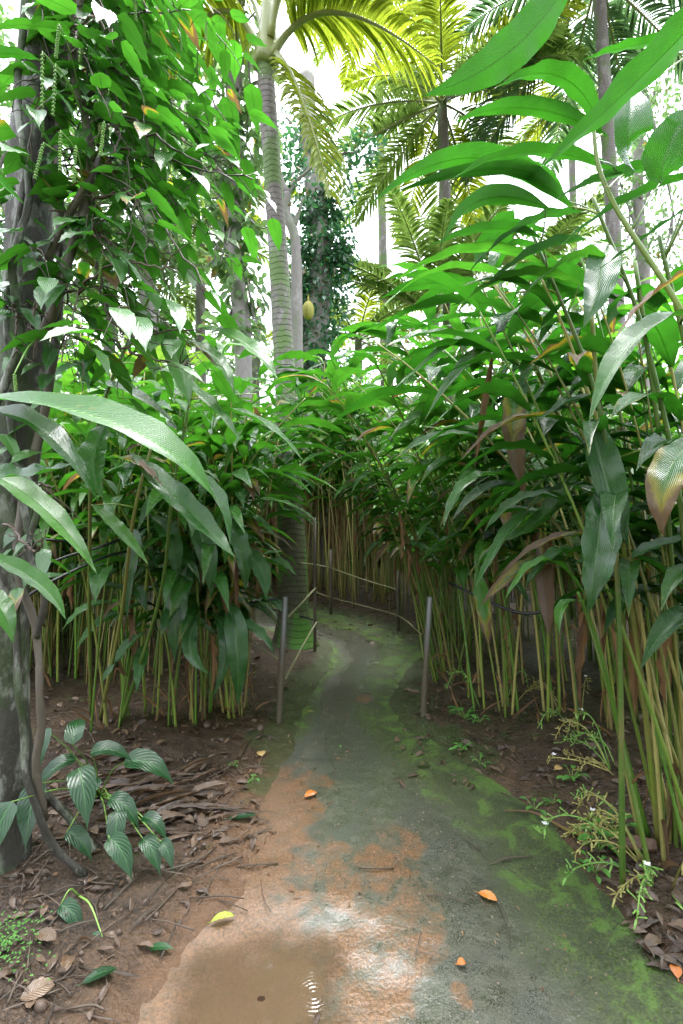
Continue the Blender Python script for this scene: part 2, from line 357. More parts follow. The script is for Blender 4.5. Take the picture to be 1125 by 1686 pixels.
c = t.mix(t.math('MULTIPLY', br, mm_), c, t.mix(n3, (.05, .10, .016), (.10, .18, .03)))
hh = t.math('ADD', t.math('MULTIPLY', n3, .35), t.math('ADD', n2, t.math('MULTIPLY', mm_, t.math('MULTIPLY', n3, .8))))
rg = t.ramp(t.math('ADD', n1, t.math('MULTIPLY', wet, -.5)), .05, .6, .12, .5)
rg = t.math('ADD', rg, t.math('MULTIPLY', mm_, .25))
nbp = t.bump(hh, .7, .010)
cw = t.math('MULTIPLY', t.ramp(t.math('ADD', n5, t.math('MULTIPLY', wet, .25)), .4, .66), t.math('SUBTRACT', 1., t.math('MAXIMUM', t.math('MULTIPLY', mm_, .6), t.math('MULTIPLY', dm, .6))))
M['path'] = t.done(t.pr(c, rg, nbp, spec=.5, **{'Coat Weight': cw, 'Coat Roughness': .07, 'Coat IOR': 1.6, 'Coat Normal': t.bump(hh, .25, .005)}))

t = NT('muddy water'); co = t.coord()
n1 = t.noise(3, 3, .5, co); n3 = t.noise(60, 3, .5, co)
RC = G(517, 1632); PC_ = G(430, 1655)
mp = t.n('ShaderNodeVectorMath', operation='DISTANCE'); t.put(mp.inputs[0], co); mp.inputs[1].default_value = (RC[0], RC[1], 0)
ds = mp.outputs['Value']; ring = t.math('MULTIPLY', t.math('MULTIPLY', t.math('SINE', t.math('MULTIPLY', ds, 520.)), t.ramp(ds, .02, .1, 1., 0.)), t.ramp(t.noise(22, 2, .5, co), .4, .6))
h = t.math('ADD', t.math('MULTIPLY', ring, .5), t.math('MULTIPLY', t.noise(14, 2, .5, co), .25))
pw = t.pr(t.mix(n1, (.08, .053, .03), (.125, .083, .048)), .035, t.bump(h, .35, .006), spec=.7)
tpn = t.n('ShaderNodeBsdfTransparent'); mxp = t.n('ShaderNodeMixShader'); dc = t.n('ShaderNodeVectorMath', operation='DISTANCE'); t.put(dc.inputs[0], co); dc.inputs[1].default_value = (PC_[0], PC_[1], 0)
t.put(mxp.inputs[0], t.ramp(t.math('ADD', dc.outputs['Value'], t.math('MULTIPLY_ADD', t.noise(5, 4, .6, co), .36, -.18)), .14, .33, .85, .0)); t.put(mxp.inputs[1], tpn.outputs[0]); t.put(mxp.inputs[2], pw)
M['puddle'] = t.done(mxp.outputs[0])

# ------------------------------------------------------------------ ground and path
RE = [(1290, 1800), (1125, 1612), (1062, 1545), (962, 1425), (885, 1335), (765, 1254), (700, 1212), (656, 1185), (652, 1150), (672, 1105), (690, 1078), (672, 1052), (610, 1026), (540, 1008), (480, 996), (420, 987), (300, 975), (100, 960)]
LE = [(230, 1800), (300, 1686), (335, 1580), (395, 1450), (432, 1350), (462, 1262), (482, 1200), (505, 1150), (528, 1112), (546, 1088), (540, 1066), (515, 1052), (480, 1043), (440, 1038), (400, 1034), (340, 1028), (240, 1018), (60, 1000)]
Rw = smooth_line([G(*p)[:2] for p in RE], 260); Lw = smooth_line([G(*p)[:2] for p in LE], 260)
poly = np.concatenate([Lw, Rw[::-1]])
def sdist(x, y):
    """signed distance to the path outline, negative inside"""
    x = np.asarray(x, float); y = np.asarray(y, float); best = np.full(x.shape, 1e9); ins = np.zeros(x.shape, bool)
    pl = poly[::3]; q = np.roll(pl, -1, 0)
    for (ax, ay), (bx, by) in zip(pl, q):
        dx, dy = bx-ax, by-ay; L = dx*dx+dy*dy+1e-12
        tt = np.clip(((x-ax)*dx+(y-ay)*dy)/L, 0, 1)
        best = np.minimum(best, (x-ax-tt*dx)**2+(y-ay-tt*dy)**2)
        cond = ((ay > y) != (by > y)) & (x < (bx-ax)*(y-ay)/(by-ay+1e-12)+ax); ins ^= cond
    return np.where(ins, -1, 1)*np.sqrt(best)
def sst(v, a, b): v = np.clip((v-a)/(b-a), 0, 1); return v*v*(3-2*v)
PUD = G(430, 1640)[:2]
def blob(x, y, c, rx, ry, jit=.35):
    d = np.sqrt(((x-c[0])/rx)**2+((y-c[1])/ry)**2)+jit*fbm(x, y, 6, 3)
    return 1-sst(d, .55, 1.15)
def soil_h(x, y, s=None):
    near = (np.abs(x) < 8) & (y < 14)
    if s is None: s = np.where(near, sdist(x, y), 5.)
    s = s+np.where(np.abs(s) < .5, .10*fbm(x, y, 2.6, 4), 0)
    h = .022*fbm(x, y, 1.6, 3)+.020*fbm(x, y, 7, 4)+.006*fbm(x, y, 32, 2)+.012
    h = h+.07*sst(s, .05, 1.2)+.012*sst(s, .0, .08)
    h = h*sst(s, -.05, .07)-.05*(1-sst(s, -.12, .0))
    h = h-.045*blob(x, y, PUD, .55, .40, .12)
    return h
def axis(a, b, step, far):
    core = np.arange(a, b+1e-6, step); g = []; s = step; v = b
    while v < far: s *= 1.35; v += s; g.append(v)
    g2 = []; s = step; v = a
    while v > -far: s *= 1.35; v -= s; g2.append(v)
    return np.concatenate([g2[::-1], core, g])
xs = axis(-2.4, 2.4, .018, 400); ys = axis(1.25, 8.6, .02, 400)
X, Y = np.meshgrid(xs, ys, indexing='ij')
S = np.full(X.shape, 5.); nm = (np.abs(X) < 8) & (Y < 14) & (Y > -3); S[nm] = sdist(X[nm], Y[nm])
Z = soil_h(X, Y, S)
red = 1.7*(1-sst(S, .0, .45+.2*fbm(X, Y, 2, 2)))*np.where(X < .2, 1, .25)*(1-sst(Y, 2.6, 3.6))
mb = MB()
mb.add(np.stack([X, Y, Z], -1), grid_quads(len(xs), len(ys))[:, ::-1], np.stack([X, Y], -1),
       np.stack([red, (1-sst(S, 0, .35))*sst(Y, 2.3, 3.2)+.1, np.clip(red+.3, 0, 1)], -1).reshape(-1, 3))
tag(mb.build('ground', M['soil']), kind='structure')

nu = 60; uu = np.linspace(-.10, 1.10, nu)
Lr = smooth_line(Lw, 520); Rr = smooth_line(Rw, 520)
PX = Lr[:, None]*(1-uu)[None, :, None]+Rr[:, None]*uu[None, :, None]
x, y = PX[..., 0], PX[..., 1]
def path_h(x, y): return .006*fbm(x, y, 1.5, 2)+.0035*fbm(x, y, 9, 3)-.030*blob(x, y, PUD, .55, .40, .12)-.008*blob(x, y, G(455, 1385)[:2], .12, .16)
z = path_h(x, y)
e = np.minimum(uu, 1-uu)[None, :]*np.ones_like(x)
wd = np.linalg.norm(Rr-Lr, axis=1)[:, None]
el = uu[None]*wd; er = (1-uu)[None]*wd
moss = (1-sst(er, .1, .8+.3*fbm(x, y, 2.2, 3)))*1.0+(1-sst(el, .03, .26+.1*fbm(x, y, 3, 3)))*sst(y, 2.7, 3.4)*.9
moss = np.clip(moss+.35*sst(y, 4.6, 6), 0, 1)
dirt = np.zeros_like(x)
for (bx, by, r_) in [(640, 1480, .34), (610, 1560, .3), (590, 1640, .3), (540, 1460, .32), (650, 1395, .2), (500, 1330, .2), (470, 1420, .3), (430, 1520, .36), (420, 1640, .5), (530, 1290, .12), (760, 1640, .06), (600, 1150, .12)]:
    dirt = np.maximum(dirt, blob(x, y, G(bx, by)[:2], r_*.8, r_, .3))
dirt = np.maximum(dirt, 1.5*(1-sst(el, .0, .55))*(1-sst(y, 2.5, 3.3)))
moss = moss*(1-.8*np.clip(dirt, 0, 1))
wetc = sst(e, .1, .4)*.9
mb = MB(); mb.add(np.stack([x, y, z], -1), grid_quads(len(Lr), nu)[:, ::-1], np.stack([x, y], -1), np.stack([moss, dirt, wetc], -1).reshape(-1, 3))
tag(mb.build('path', M['path']), kind='structure')
x_path, y_path, moss_path = x.copy(), y.copy(), moss.copy()
# puddle water
a = np.linspace(0, 2*np.pi, 48); rr_ = np.linspace(0.02, 1, 8)
vx = PUD[0]+np.cos(a)[None]*rr_[:, None]*.62; vy = PUD[1]+np.sin(a)[None]*rr_[:, None]*.45
mb = MB(); mb.add(np.stack([vx, vy, np.full(vx.shape, -.0085)], -1), grid_quads(8, 48), np.stack([vx, vy], -1)); tag(mb.build('puddle', M['puddle']), kind='structure')
p2 = G(455, 1385)
vx = p2[0]+np.cos(a)[None]*rr_[:, None]*.1; vy = p2[1]+np.sin(a)[None]*rr_[:, None]*.13
mb = MB(); mb.add(np.stack([vx, vy, np.full(vx.shape, path_h(p2[0], p2[1])+.003)], -1), grid_quads(8, 48), np.stack([vx, vy], -1)); tag(mb.build('puddle', M['puddle']), kind='structure')
def gz(x, y):
    s = float(sdist(np.array([x]), np.array([y]))[0]) if abs(x) < 8 and y < 14 else 5.
    a_ = float(soil_h(np.array([x]), np.array([y]), np.array([s]))[0])
    return max(a_, float(path_h(np.array([x]), np.array([y]))[0])) if s < .1 else a_

# ------------------------------------------------------------------ cardamom plants
UP = np.array([0, 0, 1.])
def cane_points(b, az, h, lean, arch, n=14):
    s = np.linspace(0, 1, n); d = np.array([math.cos(az), math.sin(az), 0])
    hor = lean*s+arch*s**2.6
    side = np.array([-d[1], d[0], 0])*np.sin(s*3+rs.rand()*6)[:, None]*.012*h
    return np.asarray(b)[None]+d[None]*(hor*h)[:, None]+UP[None]*(h*(s-.28*arch*s**2.6))[:, None]+side
def cane_leaves(mb, pts, s0, k, L, W, az, n=11, m=5, tint=(.2, .9), dryp=.06, droop=(.55, 1.4)):
    npt = len(pts); ss = np.linspace(s0, .985, k)+rs.uniform(-.01, .01, k)
    ix = np.clip(ss*(npt-1), 0, npt-1.001); i = ix.astype(int); f = (ix-i)[:, None]
    p = pts[i]*(1-f)+pts[i+1]*f; T = nrm(pts[i+1]-pts[i])
    sg = np.where(np.arange(k) % 2, 1., -1.)
    a = az+rs.uniform(-.45, .45, k); hdir = np.stack([np.cos(a)*sg, np.sin(a)*sg, 0*a], 1)
    q = (ss-s0)/(1-s0)
    l = L*rs.uniform(.75, 1.12, k)*(1-.3*np.abs(q-.55))
    dr = droop[0]+(droop[1]-droop[0])*(1-q)*rs.uniform(.5, 1.2, k)+.1*rs.rand(k)
    up = (.35+.75*q)[:, None]
    d1 = nrm(hdir*.8+T*up)
    p1 = p+d1*(l*.5)[:, None]
    p2 = p1+nrm(hdir*.8-UP*dr[:, None]+T*(.25*q[:, None]))*(l*.58)[:, None]
    N = nrm(UP[None]*.9+hdir*.55)
    dry = np.where(rs.rand(k) < dryp+.25*(1-q)*(dryp > 0), rs.uniform(.15, .6, k), rs.uniform(0, .12, k))
    leaves(mb, p, p1, p2, W*rs.uniform(.8, 1.15, k), N, 'card', n, m, rs.uniform(.2, .6, k), rs.uniform(.04, .17, k),
           rs.uniform(*tint, k), dry, rs.uniform(-.5, .5, k), rs.uniform(0, .15, k))
def dry_hang(mb, p, L, W):
    d = nrm([rs.uniform(-.4, .4), rs.uniform(-.4, .4), 0]); p = np.asarray(p)
    leaves(mb, p, p+d*.05-UP*L*.4, p+d*.03-UP*L, W, d, 'card', 12, 7, rs.uniform(.8, 1.25), .35, rs.rand(), .0, rs.uniform(-1.2, 1.2), .0)

def clump(name, loc, label, group=None, stems=12, h=(2.3, 3.1), bias=0., biasw=.8, rad=.28, L=.56, W=.095, far=False, res=(13, 5), k=(9, 13),
          tint=(.2, .9), dryp=.06, old=.3, hang=3, s0=(.36, .5), lean=(.02, .16), arch=(.03, .30), at=None, flower=0, leafm='card'):
    """bias: azimuth the canes lean towards"""
    loc = np.array(loc, float)
    root = empty(name, loc, label, 'cardamom', group)
    st_all, lf_all = MB(), MB()
    for i in range(stems):
        ang = rs.rand()*6.283; r = rad*math.sqrt(rs.rand())
        b = np.array([math.cos(ang)*r, math.sin(ang)*r, -.02])
        az = bias+rs.normal(0, .55) if rs.rand() < biasw else ang+rs.normal(0, .4)
        hh = rs.uniform(*h); pts = cane_points(b, az, hh, rs.uniform(*lean), rs.uniform(*arch))
        s_, l_ = MB(), MB()
        r0 = rs.uniform(.006, .0108); od = rs.rand() < old
        nn = 56 if not far else 9; tube(s_, smooth_line(pts, nn), np.linspace(r0, r0*.45, nn)*(1+(.16*(np.arange(nn) % 5 == rs.randint(5)) if not far else 0)), 7 if not far else 4, (rs.rand(), rs.rand(), rs.rand()))
        cane_leaves(l_, pts, rs.uniform(*s0), rs.randint(*k), L*rs.uniform(.8, 1.1), W*rs.uniform(.85, 1.1), az+rs.uniform(-.6, .6), res[0], res[1], tint, dryp)
        if 1:
            so = s_.build('cane', M['canedry' if od else ('canegreen' if rs.rand() < .3 else 'cane')], root)
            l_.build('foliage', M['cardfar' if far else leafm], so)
            if not far and rs.rand() < .8:
                dm_ = MB(); pp = pts[rs.randint(1, 4)]; a2 = rs.rand()*6.28; hh2 = np.array([math.cos(a2), math.sin(a2), 0]); l2 = rs.uniform(.1, .34)
                leaves(dm_, pp, pp+hh2*.03+UP*l2*rs.uniform(.2, .5), pp+hh2*rs.uniform(.04, .12)+UP*l2*rs.uniform(-.8, .9), rs.uniform(.018, .04), hh2, 'leaflet', 8, 5, 1.0, .25, rs.rand(), 0, rs.uniform(-1, 1))
                dm_.build('dead_sheath', M['dry'], so)
            if i < hang:
                dmb = MB()
                for q in range(rs.randint(1, 3)): dry_hang(dmb, pts[rs.randint(5, 8)], rs.uniform(.3, .6), rs.uniform(.05, .09))
                dmb.build('dry_leaf', M['dry'], so)
    for q in range(9 if not far else 0):
        sb = MB()
        a_ = rs.rand()*6.283; p = np.array([math.cos(a_)*rad*rs.uniform(.3, 1.25), math.sin(a_)*rad*rs.uniform(.3, 1.25), -.01])
        d = nrm([rs.normal(0, .6), rs.normal(0, .6), 1.2]); l = rs.uniform(.1, .38)
        leaves(sb, p, p+d*l*.5, p+d*l+np.array([rs.normal(0, .05), rs.normal(0, .05), -.05]), rs.uniform(.015, .035), (d[1], -d[0], .3), 'leaflet', 6, 3, .8, .2, rs.rand(), 0, rs.uniform(-1, 1))
        sb.build('dead_sheath', M['dry'], root)
    if flower: flowers(root, rad, flower)
    return root

def flowers(root, rad, cnt, direction=None):
    for i in range(cnt):
        a_ = rs.rand()*6.283 if direction is None else direction+rs.normal(0, .6)
        d = np.array([math.cos(a_), math.sin(a_), 0]); l = rs.uniform(.18, .36)
        p0 = d*rad*.5; z0 = rs.uniform(.02, .3)
        pts = smooth_line([p0, p0+d*l*.4+UP*z0*.8, p0+d*l*.8+UP*z0*.9, p0+d*l+UP*z0*.5], 12)
        m1 = MB(); tube(m1, pts, np.linspace(.004, .002, 12), 5, (rs.rand(), .5, rs.rand()))
        for j in range(3, 12):
            for q in range(2):
                dd = nrm(rs.normal(0, 1, 3)+d*.8); pp = pts[j]; l2 = rs.uniform(.02, .045)
                tube(m1, [pp, pp+dd*l2*.6, pp+dd*l2], [.002, .0018, .004], 4, (rs.rand(), .5, rs.rand()))
                leaves(m1, pp, pp+dd*l2*.5, pp+dd*l2*.9, .009, UP, 'oval', 4, 3, .4, 0, rs.rand(), .5)
        so = m1.build('flower_stalk', M['canedry'] if rs.rand() < .5 else M['spike'], root)
        if rs.rand() < .25:
            m2 = MB()
            for q in range(1):
                pp = pts[rs.randint(5, 12)]+UP*.015
                for z_ in range(4):
                    dd = nrm([math.cos(z_*1.57+i), math.sin(z_*1.57+i), .5]); leaves(m2, pp, pp+dd*.008, pp+dd*.018, .014, UP, 'oval', 4, 3, .3)
            m2.build('flower', M['petal'], so)

PI = math.pi
def gp(px, py):
    p = G(px, py); return np.array([p[0], p[1], gz(p[0], p[1])])
near = []
# right-hand bank, nearest first
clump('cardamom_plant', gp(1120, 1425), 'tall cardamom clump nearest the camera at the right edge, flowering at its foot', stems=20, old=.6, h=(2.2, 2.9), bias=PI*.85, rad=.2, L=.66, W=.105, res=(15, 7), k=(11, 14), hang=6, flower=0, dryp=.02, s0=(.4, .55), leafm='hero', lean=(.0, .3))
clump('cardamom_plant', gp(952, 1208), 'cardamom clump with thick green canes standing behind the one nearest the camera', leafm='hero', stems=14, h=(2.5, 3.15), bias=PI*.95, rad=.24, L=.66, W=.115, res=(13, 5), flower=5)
clump('cardamom_plant', gp(815, 1178), 'cardamom clump rising just right of the right-hand steel post', stems=14, h=(2.3, 2.9), bias=PI*1.0, rad=.22, L=.64, W=.115, res=(13, 5), flower=3)
clump('cardamom_plant', gp(1060, 1150), 'cardamom clump half hidden at the right edge beneath the black hose', stems=14, h=(2.6, 3.2), bias=PI*.9, rad=.28, L=.66, W=.115, res=(13, 5))
clump('cardamom_plant', gp(735, 1118), 'cardamom clump leaning over the path where it narrows behind the right-hand post', lean=(.05, .25), arch=(.1, .4), stems=17, h=(2.4, 3.0), bias=PI*1.05, rad=.25, L=.62, W=.11, res=(13, 5))
clump('cardamom_plant', gp(880, 1130), 'cardamom clump in the second row of the right-hand bank', stems=14, h=(2.7, 3.3), bias=PI*.95, rad=.3, L=.64, W=.11, res=(13, 5))
# left-hand bank
clump('cardamom_plant', gp(388, 1178), 'cardamom clump with brown and green canes just left of the left-hand steel post', stems=13, h=(1.9, 2.4), bias=-2.0, rad=.14, L=.55, W=.115, res=(13, 5), hang=5, old=.5, s0=(.28, .42), tint=(.0, .6))
clump('cardamom_plant', gp(300, 1195), 'cardamom clump with a dark tent of wet leaves at the front of the left bank', stems=14, h=(1.9, 2.5), bias=-.5, rad=.22, L=.62, W=.11, res=(13, 5), hang=4, s0=(.28, .42), tint=(.0, .6))
clump('cardamom_plant', gp(180, 1212), 'cardamom clump with few thick green canes between the vine trunk and the left bank', stems=8, h=(1.9, 2.4), bias=-.6, rad=.16, L=.62, W=.11, res=(13, 5), hang=1, s0=(.36, .48), tint=(.0, .7))
clump('cardamom_plant', gp(100, 1130), 'cardamom clump standing behind the vine-clad trunk on the left', stems=14, h=(2.1, 2.7), bias=-.3, rad=.28, L=.62, W=.11, res=(13, 5), hang=3)
clump('cardamom_plant', gp(235, 1120), 'cardamom clump in the shaded second row of the left bank', stems=14, h=(2.1, 2.7), bias=-.3, rad=.28, L=.62, W=.11, res=(13, 5), hang=3)
clump('cardamom_plant', gp(345, 1105), 'cardamom clump in the second row beside the palm foot', stems=14, h=(2.5, 3.0), bias=.1, rad=.2, L=.62, W=.11, s0=(.55, .65), lean=(.05, .2), arch=(.1, .35), res=(13, 5), hang=3)

protos = []
for i in range(5):
    protos.append(clump('cardamom_plant', (0, 0, 0), 'cardamom clump', stems=20, h=(2.2, 3.0), bias=PI, biasw=.6, rad=.42, far=True, res=(8, 3), k=(7, 10), L=.6, W=.115, hang=3, lean=(0, .1), arch=(0, .24), old=.55 if i < 3 else 0., dryp=.1, tint=(.2, 1.)))
for i in range(2):
    protos.append(clump('cardamom_plant', (0, 0, 0), 'cardamom clump', stems=24, h=(2.5, 3.4), bias=PI, biasw=.6, rad=.45, far=True, res=(8, 3), k=(9, 12), L=.62, W=.12, hang=12, lean=(0, .1), arch=(0, .2), old=.9, s0=(.55, .66), dryp=.1, tint=(.4, 1.)))
spots = []
for (x_, y_, a_) in [(1.2, 5.7, PI), (1.45, 5.0, PI), (1.3, 6.1, PI*1.1), (1.05, 6.9, PI*1.2), (1.5, 7.0, PI), (.35, 7.75, PI*1.4), (-.2, 8.3, PI*1.5), (-.75, 8.9, PI*1.5), (-1.4, 9.4, PI*1.5), (-2.1, 9.7, PI*1.5), (-2.9, 9.9, PI*1.5),
                     (.9, 7.9, PI*1.3), (.3, 8.7, PI*1.4), (-.4, 9.3, PI*1.4), (1.6, 8.2, PI*1.2), (2.2, 5.6, PI), (2.1, 6.7, PI), (2.5, 4.6, PI), (2.4, 3.7, PI), (2.3, 2.7, PI), (3.1, 5.2, PI), (3.2, 6.4, PI), (3.3, 4.2, PI), (2.4, 8.0, PI), (1.0, 9.3, PI), (0.2, 10.2, PI*1.4), (-1.0, 10.6, PI*1.4), (1.9, 9.6, PI), (-2.1, 10.8, PI*1.4),
                     (-1.5, 5.3, 0.), (-2.2, 5.0, 0.), (-2.2, 4.2, 0.), (-2.9, 4.6, 0.), (-2.9, 3.5, 0.), (-3.2, 5.5, 0.), (-2.4, 5.6, .2), (-3.9, 5.2, .2), (-3.9, 4.0, .2), (-3.4, 10.6, -1), (-4.2, 9.6, -1), (-5.0, 9.0, -1), (-5.0, 6.0, 0)]:
    spots.append((x_, y_, a_))
used_p = set()
labels = {'R': ('cardamom clumps deep in the right-hand bank', 'yellow-caned cardamom clump packed deep in the bank right of the path'),
          'C': ('cardamom clumps beyond the roped bend', 'bright cardamom clump standing beyond the roped bend of the path'),
          'L': ('cardamom clumps deep in the left-hand bank', 'shaded cardamom clump packed behind the front row of the left bank')}
for i, (x_, y_, a_) in enumerate(spots):
    key = 'L' if (x_ < -1.2 and y_ < 7) else ('C' if y_ > 7.4 and x_ < 1.2 else 'R')
    want = [5, 6] if key == 'C' else [0, 1, 2, 3, 4]; j = want[rs.randint(len(want))]
    o = protos[j] if j not in used_p else copy_tree(protos[j]); used_p.add(j)
    o.location = (x_, y_, .06); o.rotation_euler = (0, 0, a_-PI+rs.uniform(-.4, .4)); s_ = rs.uniform(.88, 1.08)*(1.0 if y_ < 7 else 1.1); o.scale = (s_, s_, s_)
    o['label'] = labels[key][1]; o['group'] = labels[key][0]

for (x_, y_, a_) in [(1.35, .2, PI), (1.7, -.8, PI), (1.4, -1.8, PI), (-1.9, -.1, 0.), (-1.7, -.8, 0.), (-1.4, -1.9, 0.), (2.3, .4, PI)]:   # clumps added out of view beside and behind the camera to dim near light
    o = copy_tree(protos[rs.randint(5)]); o.location = (x_, y_, .05); o.rotation_euler = (0, 0, a_-PI+rs.uniform(-.4, .4)); o.scale = (1, 1, 1)
    o['label'] = 'unseen cardamom clump added beside and behind the viewpoint to dim the near light'; o['group'] = 'cardamom clumps added beside the viewpoint to dim the near light'
# ------------------------------------------------------------------ plants whose leaves hang close to the camera: canes and leaves placed one by one
def hero(name, loc, label, canes, lv, cat='cardamom', matl='card', hi=(21, 9)):
    loc = np.array(loc, float); root = empty(name, loc, label, cat)
    allp = []; objs = []
    for (pl, r0, r1, mat) in canes:
        pts = smooth_line([np.array(p) for p in pl], 26); mb = MB(); tube(mb, pts, np.linspace(r0, r1, 26), 9, (rs.rand(), rs.rand(), rs.rand()))
        objs.append([pts, mat, mb])
    per = [[] for _ in canes]
    for q in lv:
        p0 = np.array(P(*q[0])); ds = [np.min(np.linalg.norm(o[0]-p0, axis=1)) for o in objs]; per[int(np.argmin(ds))].append(q)
    for o, lst in zip(objs, per):
        for q in lst:
            p0 = P(*q[0]); k = int(np.argmin(np.linalg.norm(o[0]-p0, axis=1))); k = max(0, k-1); b = o[0][k]; dd = p0-b
            tube(o[2], smooth_line([b, b+dd*.5+UP*.01, p0+(P(*q[1])-p0)*.06], 6), [.005, .0035, .003, .0025, .002, .002], 6, (rs.rand(), .2, rs.rand()))
        so = o[2].build('cane', M[o[1]], root, loc)
        for q in lst:
            o_ = dict(q[4]) if len(q) > 4 else {}
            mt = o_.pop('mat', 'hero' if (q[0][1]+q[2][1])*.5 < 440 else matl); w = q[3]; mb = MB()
            N = np.array(o_.pop('N', (0, -.35, 1.)))
            nm = 'dry_leaf' if mt == 'dry' else 'leaf'
            if N[2] >= .5 and (q[0][1]+q[2][1])*.5 < 560: N = np.array([N[0], abs(N[1])*.45, N[2]]); w = w*.62   # above eye level: the upper side faces the sky, away from the viewer
            kw = dict(fold=.42, ripple=.10, tint=.6, dry=.04, twist=0., curl=.05); kw.update(o_)
            a0, a1, a2 = P(*q[0]), P(*q[1]), P(*q[2]); a1 = a1+rs.normal(0, .012, 3); kw['ripple'] = kw['ripple']*rs.uniform(.6, 1.7); kw['twist'] = kw['twist']+rs.uniform(-.25, .25); c1 = 2*a1-.5*(a0+a2)   # the middle point lies on the leaf
            leaves(mb, a0, c1, a2, w, N, 'card', hi[0], hi[1], **kw); mb.build(nm, M[mt], so, loc)
    return root
g0 = lambda x, y: np.array([x, y, gz(x, y)-.02])
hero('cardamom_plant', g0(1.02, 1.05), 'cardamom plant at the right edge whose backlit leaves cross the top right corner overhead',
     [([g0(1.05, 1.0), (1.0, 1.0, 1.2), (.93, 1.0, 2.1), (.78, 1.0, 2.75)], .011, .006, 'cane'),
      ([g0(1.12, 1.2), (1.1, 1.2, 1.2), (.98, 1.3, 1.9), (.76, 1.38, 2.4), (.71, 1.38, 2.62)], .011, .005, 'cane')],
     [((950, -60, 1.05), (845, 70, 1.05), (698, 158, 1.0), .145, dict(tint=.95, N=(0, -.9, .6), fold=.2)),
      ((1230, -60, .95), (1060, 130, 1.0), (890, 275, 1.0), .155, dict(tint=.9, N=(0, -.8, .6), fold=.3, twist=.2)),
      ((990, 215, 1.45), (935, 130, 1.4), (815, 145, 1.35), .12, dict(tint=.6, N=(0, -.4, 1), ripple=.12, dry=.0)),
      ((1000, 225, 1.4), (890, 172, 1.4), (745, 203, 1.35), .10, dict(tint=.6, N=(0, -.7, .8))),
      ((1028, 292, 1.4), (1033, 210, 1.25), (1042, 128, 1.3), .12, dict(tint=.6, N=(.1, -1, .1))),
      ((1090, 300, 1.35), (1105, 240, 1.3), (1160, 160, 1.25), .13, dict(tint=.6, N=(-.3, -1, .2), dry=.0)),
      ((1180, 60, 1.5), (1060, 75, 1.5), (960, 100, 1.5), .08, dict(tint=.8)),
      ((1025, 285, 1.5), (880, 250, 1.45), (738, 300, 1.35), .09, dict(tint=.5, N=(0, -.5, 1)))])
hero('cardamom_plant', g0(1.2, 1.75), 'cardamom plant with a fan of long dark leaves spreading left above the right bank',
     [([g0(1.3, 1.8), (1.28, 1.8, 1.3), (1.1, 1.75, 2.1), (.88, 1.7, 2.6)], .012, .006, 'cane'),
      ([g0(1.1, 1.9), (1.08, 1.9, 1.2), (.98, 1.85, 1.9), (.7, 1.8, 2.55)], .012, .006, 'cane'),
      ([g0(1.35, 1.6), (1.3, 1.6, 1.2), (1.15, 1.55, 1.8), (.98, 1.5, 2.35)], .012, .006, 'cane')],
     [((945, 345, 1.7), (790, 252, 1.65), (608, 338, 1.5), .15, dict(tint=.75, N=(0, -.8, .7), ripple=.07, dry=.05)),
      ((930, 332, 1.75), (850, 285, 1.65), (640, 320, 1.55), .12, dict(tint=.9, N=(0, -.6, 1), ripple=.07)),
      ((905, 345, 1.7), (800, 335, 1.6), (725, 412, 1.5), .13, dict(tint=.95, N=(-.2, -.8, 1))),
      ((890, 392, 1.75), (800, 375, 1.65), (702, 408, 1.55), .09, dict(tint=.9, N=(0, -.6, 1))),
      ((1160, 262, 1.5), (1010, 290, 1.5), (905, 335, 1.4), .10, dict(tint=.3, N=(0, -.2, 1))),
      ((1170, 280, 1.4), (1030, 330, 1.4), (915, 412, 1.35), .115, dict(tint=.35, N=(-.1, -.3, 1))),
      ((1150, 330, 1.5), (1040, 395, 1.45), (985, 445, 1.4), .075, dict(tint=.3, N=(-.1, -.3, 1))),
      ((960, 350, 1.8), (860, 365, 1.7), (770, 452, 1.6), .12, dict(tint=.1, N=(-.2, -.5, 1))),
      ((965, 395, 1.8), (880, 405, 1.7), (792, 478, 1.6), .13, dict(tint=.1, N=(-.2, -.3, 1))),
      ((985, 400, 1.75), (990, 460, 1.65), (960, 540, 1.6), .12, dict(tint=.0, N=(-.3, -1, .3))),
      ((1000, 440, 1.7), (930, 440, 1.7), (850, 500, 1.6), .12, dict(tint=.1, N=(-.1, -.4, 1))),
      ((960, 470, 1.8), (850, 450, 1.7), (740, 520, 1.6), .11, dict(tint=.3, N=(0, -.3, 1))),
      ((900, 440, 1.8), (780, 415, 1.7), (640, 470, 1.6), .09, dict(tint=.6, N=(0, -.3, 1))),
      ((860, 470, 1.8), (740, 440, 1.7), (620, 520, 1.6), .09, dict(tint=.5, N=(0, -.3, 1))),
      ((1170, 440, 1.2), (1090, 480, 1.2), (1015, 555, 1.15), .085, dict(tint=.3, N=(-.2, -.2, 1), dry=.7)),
      ((1180, 520, 1.3), (1060, 570, 1.25), (970, 695, 1.15), .095, dict(tint=.15, N=(-.4, -.4, 1)))])
